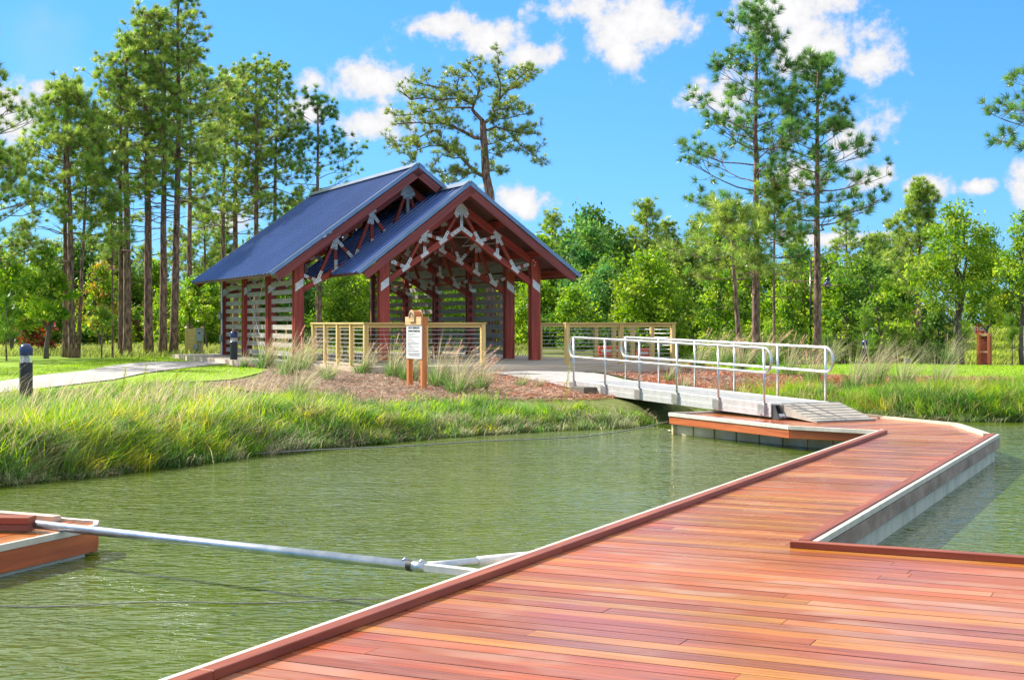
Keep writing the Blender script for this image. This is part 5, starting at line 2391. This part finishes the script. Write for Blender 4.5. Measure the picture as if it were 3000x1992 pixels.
for (u, Y, vt) in ((1618, 82, 633), (1708, 84, 673), (1821, 80, 678), (1751, 78, 728), (1899, 80, 595), (1954, 82, 615), (2040, 84, 640), (2100, 80, 700), (1668, 88, 700), (1860, 88, 690),
                   (-120, 80, 560), (70, 84, 640), (160, 88, 700), (265, 86, 690), (330, 84, 660), (420, 90, 700), (520, 86, 640), (600, 84, 600), (650, 92, 650), (860, 88, 620), (1060, 84, 680),
                   (2330, 84, 700), (2480, 88, 640), (2560, 90, 680), (2640, 96, 690), (2900, 110, 740), (3060, 106, 700)):
    k = rnd.randrange(3)
    x = X_at(u, Y)
    H = top_h(vt, Y, hz(x, Y))
    s = H / (9.5, 8.4, 10.5)[k]
    place(pk[k], x, Y, s, k not in used, wood_label('pine', u, Y))
    used.add(k)

# dense scrub at the foot of the woods: nobody could count it
rng = np.random.default_rng(55)
bl = []
for i in range(190):
    Y = rng.uniform(76, 116)
    x = X_at(rng.uniform(-500, 3500), Y)
    um = 1500 + x / Y * F
    if um > 2640 and Y < 108:
        continue
    h = rng.uniform(1.2, 2.6)
    bl.append((x, Y, hz(x, Y) + h * .5, rng.uniform(1.4, 2.6), 1.2, h * .75))
V, Fc, c = leaf_cloud(bl, 16, .17, rng, G_OAK + G_DRK + [(.20, .18, .07), (.18, .10, .05)], lump=.55)
tag(np_mesh('woodland_scrub', V, [Fc], M_leaf, cols=c), 'dense mixed scrub under the far trees', 'scrub', kind='stuff')


# ------------------------------------------------------------------ grasses
def blades(P, H, rng, cols, width=.010, lean=.45, wind=(.25, 0), clump=None):
    """P (n,3) roots, H (n,) heights, cols (n,3)"""
    n = len(P)
    az = rng.random(n) * 2 * PI
    ln = np.abs(rng.normal(0, lean, n))
    d = np.stack([np.cos(az) * ln + wind[0], np.sin(az) * ln + wind[1], np.ones(n)], -1)
    if clump is not None:
        d[:, :2] += clump
    d /= np.linalg.norm(d, axis=1, keepdims=True)
    side = np.stack([-d[:, 1] + rng.normal(0, .6, n), d[:, 0] + rng.normal(0, .6, n), np.zeros(n)], -1)
    side /= np.linalg.norm(side, axis=1, keepdims=True) + 1e-9
    # face the blade mostly toward the open
    side[:, 0] = np.where(np.abs(side[:, 0]) < .3, .6, side[:, 0])
    w = width * rng.uniform(.6, 1.3, (n, 1))
    Hh = H[:, None]
    mid = P + d * Hh * .55
    bend = np.stack([d[:, 0], d[:, 1], np.zeros(n)], -1)
    tip = mid + (d + bend * .9 - np.array([0, 0, 1]) * np.linalg.norm(bend, axis=1, keepdims=True) * .55) * Hh * .5
    V = np.empty((n, 5, 3))
    V[:, 0] = P - side * w * .5
    V[:, 1] = P + side * w * .5
    V[:, 2] = mid + side * w * .42
    V[:, 3] = mid - side * w * .42
    V[:, 4] = tip
    i = np.arange(n)[:, None] * 5
    q = np.concatenate([i, i + 1, i + 2, i + 3], 1)
    t = np.concatenate([i + 3, i + 2, i + 4], 1)
    return V.reshape(-1, 3), [q, t], np.concatenate([cols, cols * 1.08])


def vnoise(x, y, s, seed=0):
    """smooth value noise"""
    xi, yi = x / s + seed * 13.1, y / s + seed * 7.7
    x0, y0 = np.floor(xi), np.floor(yi)
    fx, fy = xi - x0, yi - y0
    fx, fy = fx * fx * (3 - 2 * fx), fy * fy * (3 - 2 * fy)

    def h(a, b):
        v = np.sin(a * 127.1 + b * 311.7 + seed * 74.7) * 43758.5453
        return v - np.floor(v)
    return (h(x0, y0) * (1 - fx) + h(x0 + 1, y0) * fx) * (1 - fy) + (h(x0, y0 + 1) * (1 - fx) + h(x0 + 1, y0 + 1) * fx) * fy


GRASS = np.array([(0.324, 0.486, 0.041), (0.149, 0.324, 0.027), (0.074, 0.203, 0.041), (0.459, 0.419, 0.176), (0.567, 0.54, 0.068), (0.216, 0.405, 0.034), (0.351, 0.324, 0.189), (0.135, 0.27, 0.068)])


def bank(name, label, xr, dr, n, hrange, seed, pal, width=.011, wind=(.12, -.1), hfun=None, cell=.55, dens=None):
    rng = np.random.default_rng(seed)
    # clump centres
    nc = int(n / 26)
    cx = rng.uniform(xr[0], xr[1], nc)
    dd = dr[0] + (dr[1] - dr[0]) * rng.random(nc)
    cy = shore(cx) + dd
    if dens is not None:
        k = rng.random(nc) < dens(cx, cy, dd)
        cx, cy, dd = cx[k], cy[k], dd[k]
        nc = len(cx)
    m = 26
    x = np.repeat(cx, m) + rng.normal(0, .09, nc * m)
    y = np.repeat(cy, m) + rng.normal(0, .09, nc * m)
    z = height(x, y) - .02
    P = np.stack([x, y, np.maximum(z, -.05)], -1)
    v = vnoise(cx, cy, 1.2, seed) * .5 + vnoise(cx, cy, .45, seed + 3) * .5
    idx = np.clip(((v - .2) / .6 * len(pal) + rng.normal(0, .9, nc)).astype(int), 0, len(pal) - 1)
    cc = np.asarray(pal)[idx] * rng.uniform(.6, 1.35, (nc, 1))
    cols = np.repeat(cc, m, 0) * rng.uniform(.75, 1.25, (nc * m, 1))
    # every so often a dry straw among the green
    dry = rng.random(nc * m) < .05
    cols[dry] = np.array([.50, .43, .26]) * rng.uniform(.7, 1.2, (dry.sum(), 1))
    H = rng.uniform(hrange[0], hrange[1], nc * m) * np.repeat(.65 + .7 * vnoise(cx, cy, 1.1, seed + 9), m)
    if hfun is not None:
        H = H * np.repeat(hfun(cx, cy, dd), m)
    wx = vnoise(cx, cy, 1.3, seed + 21) - .5
    wy = vnoise(cx, cy, 1.1, seed + 31) - .5
    cl = np.repeat(rng.normal(0, .40, (nc, 2)) + np.stack([wx, wy], -1) * 1.6, m, 0)
    V, Fs, C = blades(P, H, rng, cols, width, wind=wind, clump=cl)
    return tag(np_mesh(name, V, Fs, M_grass, cols=C), label, 'grass', kind='stuff')


pal = [GRASS[0], GRASS[1], GRASS[5], GRASS[4], GRASS[7], GRASS[2], GRASS[6], GRASS[0], GRASS[2], GRASS[1], GRASS[5], GRASS[7]]
bank('bank_grass', 'tall unmown mixed grasses on the left pond bank', (-13, 3.3), (-.15, 11), 330000, (.24, .56), 11, pal,
     hfun=lambda x, y, d: np.interp(d, [0, 1, 3, 5, 9], [.8, 1.0, .9, .7, .45]) * np.interp(x, [-5, -3, 1.0, 3], [1, .72, .55, .5]),
     dens=lambda x, y, d: np.where(y > np.interp(x, [-13, -9.3, -8, -6.2, -5.9], [22, 24.2, 26.8, 31, 27]), 0, 1) * np.where(d > 4.4, np.interp(x, [-6, -5], [.55, 0]), 1) * np.interp(x, [-4, -2.4, -.5, 3.3], [1, .8, .55, .6]) * np.where((x > -3.0) & (d > 2.2), .06, 1) * np.where((x > -.3) & (d > 1.0), .08, 1))
pal2 = [GRASS[4], (.45, .26, .06), GRASS[0], GRASS[5], GRASS[1], GRASS[3], GRASS[2], GRASS[7], GRASS[0], GRASS[2]]
bank('bank_grass', 'tall mixed grasses along the right pond bank', (4.6, 17), (-.1, 2.6), 90000, (.26, .58), 12, pal2,
     dens=lambda x, y, d: np.interp(x, [4.6, 6, 17], [.6, 1, 1]) * np.where((x < 9.5) & (d > 1.6), .15, 1) * np.where((x < 6) & (d > .9), .2, 1))
# long dry stalks standing above the green
rng = np.random.default_rng(66)
n = 2600
x = rng.uniform(-12, -4.2, n)
dd = rng.uniform(.5, 6.5, n)
k = rng.random(n) < vnoise(x, dd, 1.2, 8) ** 1.5 * 1.6
x, dd = x[k], dd[k]
y = shore(x) + dd
k = y < np.interp(x, [-13, -9.3, -8, -6.2, -5.9, -2], [22, 24.2, 26.8, 31, 27.5, 27.5])
x, y = x[k], y[k]
P = np.stack([x, y, height(x, y)], -1)
cols = np.array([.50, .43, .27]) * rng.uniform(.65, 1.3, (len(x), 1))
V, Fs, C = blades(P, rng.uniform(.5, .95, len(x)), rng, cols, .008, lean=.25, wind=(.45, 0))
tag(np_mesh('dry_stalks', V, Fs, M_grass, cols=C), 'long dry seed stalks leaning over the left bank', 'grass', kind='stuff')

# low matted waterline fringe
bank('waterline_grass', 'matted grey green grass trailing at the waterline', (-13, 17), (-.28, .35), 42000, (.10, .30), 13,
     [(.24, .32, .15), (.34, .36, .24), (.15, .28, .08), (.42, .38, .27), (.12, .24, .08)], wind=(.3, -.9), dens=lambda x, y, d: np.where((x > 2.2) & (x < 4.2), .1, 1))

# short turf along the lawn edges
rng = np.random.default_rng(91)
n = 60000
x = np.concatenate([rng.uniform(-13, -5.6, n // 2), rng.uniform(5.4, 17, n // 2)])
y = np.concatenate([rng.uniform(26, 50, n // 2), rng.uniform(33, 43, n // 2)])
on = np.ones(n, bool)
pc = np.interp(y, [26, 28, 32, 36, 40.6, 45], [-9.6, -9.4, -9.5, -9.9, -9.6, -8.6])
on &= ~((x < 0) & (np.abs(x - pc) < 1.25))
on &= ~((x < 0) & (x > np.interp(y, [26, 31.2, 36.5, 39.6, 41, 50], [-8.6, -6.4, -6.3, -8.4, -7.8, -10.4])))
on &= ~((x > 0) & (y < np.interp(x, [5.6, 8, 11, 17], [35.6, 34.5, 33.8, 33.3])))
x, y = x[on], y[on]
P = np.stack([x, y, height(x, y) + .01], -1)
v = vnoise(x, y, 2.0, 4)[:, None]
cols = (np.array([.17, .31, .02]) * (1 - v) + np.array([.28, .43, .04]) * v) * rng.uniform(.8, 1.2, (len(x), 1))
V, Fs, C = blades(P, rng.uniform(.03, .07, len(x)), rng, cols, .016, lean=.7)
tag(np_mesh('lawn_blades', V, Fs, M_grass, cols=C), 'short mown turf blades on the lawns', 'grass', kind='stuff')

# meadow and roadside grass further off
n = 26000
y = rng.uniform(64, 108, n)
x = X_at(rng.uniform(2560, 3150, n), y)
P = np.stack([x, y, height(x, y)], -1)
cols = (np.array([.20, .33, .03]) * (1 - rng.random((n, 1))) + np.array([.40, .42, .10]) * rng.random((n, 1))) * .8
V, Fs, C = blades(P, rng.uniform(.15, .5, n) * np.interp(y, [64, 85, 108], [.5, .7, 1.6]), rng, cols, .05)
tag(np_mesh('meadow_grass', V, Fs, M_grass, cols=C), 'pale seeding meadow grass beyond the road', 'grass', kind='stuff')
n = 26000
y = rng.uniform(49, 70, n)
x = X_at(rng.uniform(-200, 1560, n), y)
P = np.stack([x, y, height(x, y)], -1)
cols = np.array([.26, .32, .08]) * rng.uniform(.6, 1.3, (n, 1))
V, Fs, C = blades(P, rng.uniform(.08, .38, n), rng, cols, .03)
tag(np_mesh('roadside_grass', V, Fs, M_grass, cols=C), 'rough pale grass under the left pines', 'grass', kind='stuff')


# pine straw on the beds
def straw(label, poly_test, xr, yr, n, seed, pal):
    rng = np.random.default_rng(seed)
    x = rng.uniform(*xr, n)
    y = rng.uniform(*yr, n)
    k = poly_test(x, y)
    x, y = x[k], y[k]
    n = len(x)
    z = height(x, y) + .035 + rng.random(n) * .05 * vnoise(x, y, .5, seed)
    P = np.stack([x, y, z], -1)
    az = rng.random(n) * 2 * PI
    d = np.stack([np.cos(az), np.sin(az), rng.normal(0, .28, n)], -1)
    l = rng.uniform(.08, .22, (n, 1))
    s = np.stack([-d[:, 1], d[:, 0], rng.normal(0, .8, n)], -1)
    w = .011
    V = np.empty((n, 3, 3))
    V[:, 0] = P - s * w / 2
    V[:, 1] = P + s * w / 2
    V[:, 2] = P + d * l
    v = vnoise(x, y, 1.3, seed + 1)
    idx = np.clip((v * len(pal) + rng.normal(0, .8, n)).astype(int), 0, len(pal) - 1)
    c = np.asarray(pal)[idx] * rng.uniform(.6, 1.35, (n, 1))
    tan = rng.random(n) < np.interp(x, [-4, -1, 1.2, 3], [.92, .75, .25, .05])
    c[tan] = np.array([.46, .37, .28]) * rng.uniform(.55, 1.3, (tan.sum(), 1))
    tag(np_mesh('pine_straw', V.reshape(-1, 3), [np.arange(n * 3).reshape(-1, 3)], M_straw, cols=c), label, 'mulch', kind='stuff')


def inpoly(poly):
    def f(x, y):
        r = np.zeros(len(x), bool)
        j = len(poly) - 1
        for i in range(len(poly)):
            xi, yi = poly[i]
            xj, yj = poly[j]
            r ^= ((yi > y) != (yj > y)) & (x < (xj - xi) * (y - yi) / (yj - yi + 1e-12) + xi)
            j = i
        return r
    return f


SP = [(.55, .20, .10), (.42, .15, .09), (.60, .36, .24), (.34, .11, .06), (.66, .46, .34), (.50, .19, .10)]
straw('loose red brown pine straw around the notice board', inpoly([(-6.0, 27.8), (-3.4, 25.7), (-1.6, 26.6), (1.0, 27.6), (3.2, 29.0), (2.0, 30.2), (.4, 32.8), (-.6, 34.8), (-1.5, 35), (-4, 34.4), (-6.0, 38), (-7.8, 39), (-6.2, 36), (-5.6, 31)]),
      (-8, 3.3), (25, 39), 90000, 71, SP)
straw('loose brown pine straw right of the gangway', inpoly([(3.2, 31.0), (3.4, 29.2), (5.4, 29.4), (9, 30), (12.5, 30.2), (11.5, 33.4), (6.2, 35), (5.6, 37.4), (5.4, 41), (3.8, 36.8), (2.4, 35.4)]),
      (2, 13), (28, 41), 90000, 72, SP[:4] + [(.40, .32, .28)])


# ornamental clumps
def clump(u, vb, H, seed, label, plume=0, cat='ornamental grass', green=(.10, .22, .06), n=150, Yf=None, spread=.42):
    z = .62
    Y = Yf or (EYE - z) * F / (vb - 945)
    x = X_at(u, Y)
    g = hz(x, Y)
    rng = np.random.default_rng(seed)
    root = empty('ornamental_grass', (x, Y, g), 0, label, cat, 'clumps of ornamental grass around the beds')
    # low tuft
    m = n
    r = np.abs(rng.normal(0, .09 * H, m))
    a = rng.random(m) * 2 * PI
    P = np.stack([np.cos(a) * r, np.sin(a) * r, np.full(m, -.03)], -1)
    cl = np.stack([np.cos(a), np.sin(a)], -1) * rng.uniform(.1, 1.0, (m, 1)) * .8
    cols = np.asarray(green)[None] * rng.uniform(.65, 1.5, (m, 1))
    V, Fs, C = blades(P, rng.uniform(.35, .75, m) * H, rng, cols, .013, lean=.12, wind=(0, 0), clump=cl)
    np_mesh('leaves', V, Fs, M_grass, root, cols=C)
    m = int(n * .75)
    a = rng.random(m) * 2 * PI
    r = np.abs(rng.normal(0, .06 * H, m))
    P = np.stack([np.cos(a) * r, np.sin(a) * r, np.full(m, -.03)], -1)
    cl = np.stack([np.cos(a), np.sin(a)], -1) * rng.uniform(.0, .55, (m, 1)) + np.array([[.30, 0]])
    cols = np.array([.42, .40, .24]) * rng.uniform(.6, 1.25, (m, 1))
    V, Fs, C = blades(P, rng.uniform(.8, 1.35, m) * H, rng, cols, .009, lean=.10, wind=(.05, 0), clump=cl)
    np_mesh('stalks', V, Fs, M_grass, root, cols=C)
    if plume:
        tips = V.reshape(-1, 5, 3)
        sel = rng.choice(m, max(2, int(plume * .7)), replace=False)
        Cc = tips[sel, 3] * .35 + tips[sel, 4] * .65
        D = tips[sel, 4] - tips[sel, 3]
        D /= np.linalg.norm(D, axis=1, keepdims=True)
        allc, alld = [], []
        for k in range(6):
            allc.append(Cc + D * (k - 3) * .045)
            alld.append(D)
        V2, F2, c2 = needles(np.concatenate(allc), np.concatenate(alld), 9, .06, rng, width=.007, spread=.45, col=((.60, .34, .27), (.70, .54, .42)), droop=0)
        np_mesh('plumes', V2, [F2], M_grass, root, cols=c2)
    return root


CL = [
    (715, 1088, .45, 0, 'low dark tuft of grass beside the path bollard'),
    (775, 1092, .95, 10, 'wispy grass clump with pink heads in front of the first left posts'),
    (838, 1110, 1.1, 12, 'largest wispy grass clump left of the porch railing'),
    (885, 1098, .95, 8, 'wispy grass clump touching the left end of the porch railing'),
    (870, 1160, .8, 0, 'grass clump at the top of the bank below the largest wispy clump'),
    (960, 1120, .65, 6, 'small wispy clump before the left porch railing posts'),
    (1060, 1105, .8, 8, 'wispy clump before the corner post of the left railing'),
    (1150, 1112, .9, 5, 'grass clump just left of the notice board'),
    (1195, 1118, .9, 0, 'grass clump behind the notice board'),
    (1283, 1125, 1.0, 16, 'pink headed clump right of the notice board'),
    (1343, 1135, 1.0, 16, 'pink headed clump in the middle right of the notice board'),
    (1408, 1128, .72, 9, 'smaller pink headed clump nearest the gangway path'),
    (1527, 1118, .42, 0, 'low green tuft on the mulch in front of the right porch post'),
    (1576, 1118, .28, 0, 'tiny green tuft on the mulch near the gangway path'),
    (2045, 1085, .95, 14, 'pink plumed clump seen between the gangway handrails on the left'),
    (2110, 1078, 1.05, 16, 'tall pink plumed clump before the leaning pine'),
    (2165, 1092, .95, 14, 'pink plumed clump before the taller big pine'),
    (2240, 1082, 1.05, 16, 'pink plumed clump between the two big pine trunks'),
    (2310, 1100, .95, 10, 'pale plumed clump before the shorter big pine'),
    (2375, 1108, .9, 8, 'pale plumed clump behind the far handrail end'),
    (2430, 1095, 1.1, 0, 'tall wispy clump right of the shorter big pine'),
    (2500, 1120, 1.05, 4, 'tall wispy clump below the right bollard'),
    (2560, 1112, 1.25, 0, 'tallest spiky clump right of the right bollard'),
    (2640, 1118, 1.0, 0, 'round green clump on the right lawn edge'),
    (2752, 1122, .95, 0, 'round green clump alone before the right lawn'),
    (2780, 1078, 1.15, 3, 'spiky clump behind the right lawn near the grey pedestal'),
    (2000, 1120, .5, 0, 'blue green low clump behind the gangway deck'),
    (2060, 1128, .5, 0, 'second blue green low clump behind the gangway posts'),
    (2150, 1135, .6, 0, 'third blue green low clump behind the gangway posts'),
    (1960, 1108, .5, 0, 'low clump right of the right railing corner'),
    (2700, 1090, .8, 0, 'thin clump behind the right lawn'),
]
for i, (u, vb, H, pl, lab) in enumerate(CL):
    Yf = None
    if vb < 1100 and u > 2400:
        Yf = 44
    gcol = (.07, .20, .10) if 'blue green' in lab else (.12, .24, .06)
    clump(u, vb, H, 400 + i, lab, plume=pl, green=gcol, n=130 if H > .6 else 80, Yf=Yf)

# small yellow flowering weeds at the bank
def weed(u, Y, H, seed, label):
    x = X_at(u, Y)
    g = hz(x, Y)
    rng = np.random.default_rng(seed)
    root = empty('tall_weed', (x, Y, g), 0, label, 'weed', 'tall yellow weeds on the bank')
    m = MB()
    m.tube([(0, 0, -.05), (.04, 0, H * .6), (.10, 0, H)], [.006, .005, .003], 5)
    m.build('stem', M_leafstem, root)
    t = np.linspace(.25, 1, 14)
    C_ = np.stack([.10 * t, 0 * t, H * t], -1)
    D = np.tile([[.1, 0, 1.]], (14, 1))
    V, Fc, c = needles(C_, D, 7, .07, rng, width=.012, spread=1.0, col=((.30, .36, .05), (.42, .42, .07)), droop=.1)
    np_mesh('leaves', V, [Fc], M_grass, root, cols=c)


M_leafstem = plain('weed_stem', (.25, .30, .08), rough=.7)
for i, (u, Y, H, lab) in enumerate(((350, 21.6, .75, 'yellow weed standing tallest on the left bank'), (410, 22, .8, 'leaning yellow weed in the middle of the left bank'), (1655, 27.4, .75, 'single upright weed on the bank near the gangway'),
                                   (2870, 29, .5, 'yellow weed on the right bank below the kiosk'), (500, 22.8, .6, 'short yellow weed on the left bank'))):
    weed(u, Y, H, 500 + i, lab)
